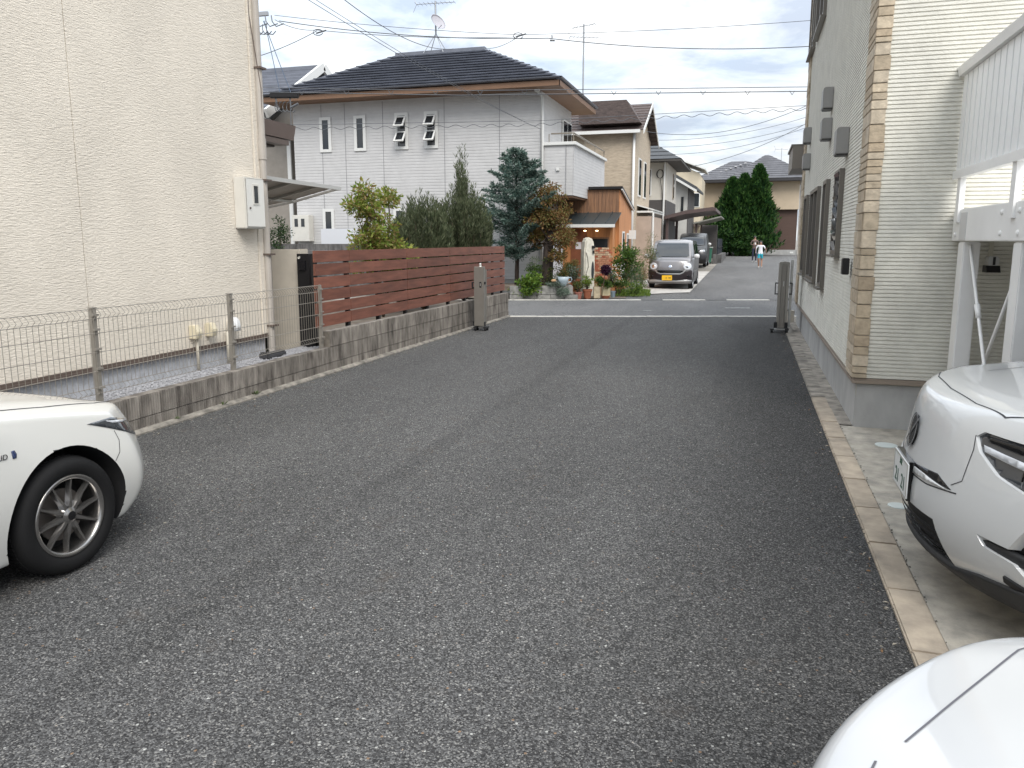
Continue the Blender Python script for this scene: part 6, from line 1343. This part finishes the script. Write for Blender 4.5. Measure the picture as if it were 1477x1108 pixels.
for k in range(18): MB().box((-1.84, 48 + k * .44, .8), (-1.80, 48.25 + k * .44, 1.75)).build('slat', mat('navy slat', (.012, .015, .025), .5), t)
MB().box((-1.79, 48, 1.2), (-1.76, 55.9, 1.26)).build('rail', BLKM, t)

# dry leaves and grit blown against the edges
n = 520; xs2 = np.where(rng.random(n) < .5, -4.93 + np.abs(rng.normal(size=n)) * .10, .69 - np.abs(rng.normal(size=n)) * .06); k_ = rng.random(n) < .12; xs2 = np.where(k_, rng.uniform(-4.6, .6, n), xs2)
P_ = np.stack([xs2, rng.uniform(1.5, 16, n), np.full(n, .004)], 1); d = rng.normal(size=(n, 3)); d[:, 2] = np.abs(d[:, 2]) * .15
tag(leaf_mesh('leaf_litter', P_, unit(d), rng.uniform(.008, .03, n), .5, [mat('dry leaf', (.16, .09, .04), .8), mat('pale grit', (.30, .27, .22), .9)], None, z_bias=3), 'dry leaf scraps and grit along the driveway edges', None, kind='stuff')
# ================================================================== people
SKIN = mat('skin', (.42, .24, .17), .6); SKIND = mat('tanned skin', (.26, .14, .09), .6); HAIR = mat('black hair', (.012, .010, .010), .6)
def person(label, loc, rz, J, E_, assign, mats, hair_c, hair_r, face=True):
    """J: joints (x,y,z,rx,ry) ; E_: edges; assign(x,y,z)->material index. Faces local -y"""
    t = thing('person', label, 'person', loc, rz); me = bpy.data.meshes.new('body'); me.from_pydata([j[:3] for j in J], E_, [])
    o = bpy.data.objects.new('tmp', me); COL.objects.link(o); md = o.modifiers.new('s', 'SKIN'); sv_ = me.skin_vertices[0].data
    for k, j in enumerate(J): sv_[k].radius = (j[3], j[4]); sv_[k].use_root = (k == 0)
    ss = o.modifiers.new('ss', 'SUBSURF'); ss.levels = 2; ss.render_levels = 2
    dg = bpy.context.evaluated_depsgraph_get(); dg.update(); b = bpy.data.meshes.new_from_object(o.evaluated_get(dg)); bpy.data.objects.remove(o)
    b.materials.clear(); [b.materials.append(m) for m in mats]
    for p in b.polygons: p.use_smooth = True; p.material_index = assign(*p.center)
    place('body', b, t)
    hx, hy, hz = hair_c
    mb = MB(); mb.lathe([(hair_r * math.sin(a) + .0005, hair_r * 1.12 * math.cos(a)) for a in [i * .24 for i in range(9)]], Matrix.Translation((hx, hy, hz)), 16); mb.build('hair', HAIR, t, smooth=True, local=True)
    return t, b
def skeleton(h, lean=0, armL=None, armR=None, legL=None, legR=None, w=1.0):
    s = h / 1.6
    J = [(0, 0, .86, .125 * w, .095), (0, -lean * .3, 1.05, .115 * w, .085), (0, -lean * .7, 1.25, .14 * w, .095), (0, -lean * .85, 1.34, .10 * w, .075), (0, -lean * .9, 1.395, .047, .047), (0, -lean - .01, 1.455, .07, .082), (0, -lean - .01, 1.545, .066, .078)]
    E_ = [(0, 1), (1, 2), (2, 3), (3, 4), (4, 5), (5, 6)]
    for sg, arm in ((-1, armL), (1, armR)):
        sh = (sg * .165 * w, -lean * .8, 1.31); i = len(J); J.append((*sh, .052, .052)); E_.append((3, i))
        pts = arm or [(sg * .22, .02, 1.06), (sg * .22, -.06, .84), (sg * .215, -.09, .76)]
        for k, (p, r_) in enumerate(zip(pts, (.042, .03, .034))): J.append((*p, r_, r_ * .8)); E_.append((len(J) - 2, len(J) - 1))
    for sg, leg in ((-1, legL), (1, legR)):
        i = len(J); J.append((sg * .085, 0, .80, .088, .09)); E_.append((0, i))
        pts = leg or [(sg * .09, -.01, .45), (sg * .09, .01, .08), (sg * .095, -.11, .035)]
        for p, r_ in zip(pts, (.062, .042, .04)): J.append((*p, r_, r_)); E_.append((len(J) - 2, len(J) - 1))
    return [tuple(q * s for q in j) for j in J], E_, s
# adult in the patterned jacket, facing the driveway, hands before the chest
TOP = mat('patterned brown jacket', (.19, .135, .115), .8, var=.6, vscale=14, col2=(.09, .06, .055)); NAVY = mat('navy trousers', (.018, .022, .045), .8); SHOE = mat('pale shoes', (.62, .60, .56), .6)
J, E_, s = skeleton(1.55, 0, [(-.25, .0, 1.10), (-.14, -.17, 1.06), (-.05, -.20, 1.14)], [(.25, .0, 1.10), (.15, -.17, 1.05), (.06, -.20, 1.12)], None, [(.10, -.03, .46), (.11, .02, .08), (.12, -.10, .035)])
pa, b = person('person in patterned brown jacket and navy trousers standing before the cypresses', (.30, 49.8, gz(0, 49.8)), R(8), J, E_,
    lambda x, y, z: 2 if z > 1.37 * s else (3 if z < .07 else (1 if z < .86 * s else (2 if y < -.165 and abs(x) < .10 else 0))), [TOP, NAVY, SKIN, SHOE], (0, .012, 1.525 * s), .088)
mb = MB()
for x in (-.026, .026): mb.box((x - .010, -.089, 1.495 * s), (x + .010, -.082, 1.503 * s))
mb.build('eyes', HAIR, pa, local=True); MB().prism([(-.082, 1.492), (-.100, 1.455), (-.080, 1.45)], 0, -.009, .009).build('nose', SKIN, pa, local=True); MB().box((-.02, -.088, 1.412), (.02, -.080, 1.419)).build('mouth', mat('lips', (.28, .10, .09), .6), pa, local=True)
MB().box((-.035, -.235, 1.05), (.035, -.222, 1.17)).build('held_card', mat('white item', (.7, .7, .68), .5), pa, local=True)
# boy running away in white shirt and turquoise shorts
SHIRT = mat('white t-shirt', (.72, .73, .76), .8); TURQ = mat('turquoise shorts', (.02, .36, .46), .7); DKP = mat('dark shorts panel', (.02, .05, .09), .7)
J, E_, s = skeleton(1.36, -.05, [(-.28, .05, 1.13), (-.27, .02, .93), (-.26, .02, .86)], [(.29, .05, 1.12), (.36, -.07, .95), (.38, -.12, .88)], [(-.09, .02, .46), (-.06, -.02, .09), (-.06, .08, .035)], [(.10, -.10, .48), (.09, .07, .14), (.09, .14, .05)], w=1.12)
J = [(x, -y, z, a, b_) for x, y, z, a, b_ in J]      # back towards the driveway
pb_, b = person('person in white t-shirt and turquoise shorts running up the street', (.55, 42.0, gz(0, 42) + .01), R(4), J, E_,
    lambda x, y, z: 2 if (z > 1.36 * s or abs(x) > .225) and z > .6 else (3 if z < .075 else (2 if z < .58 * s else (1 if z < .86 * s else 0))), [SHIRT, TURQ, SKIND, SHOE], (0, .05, 1.50 * s), .098)
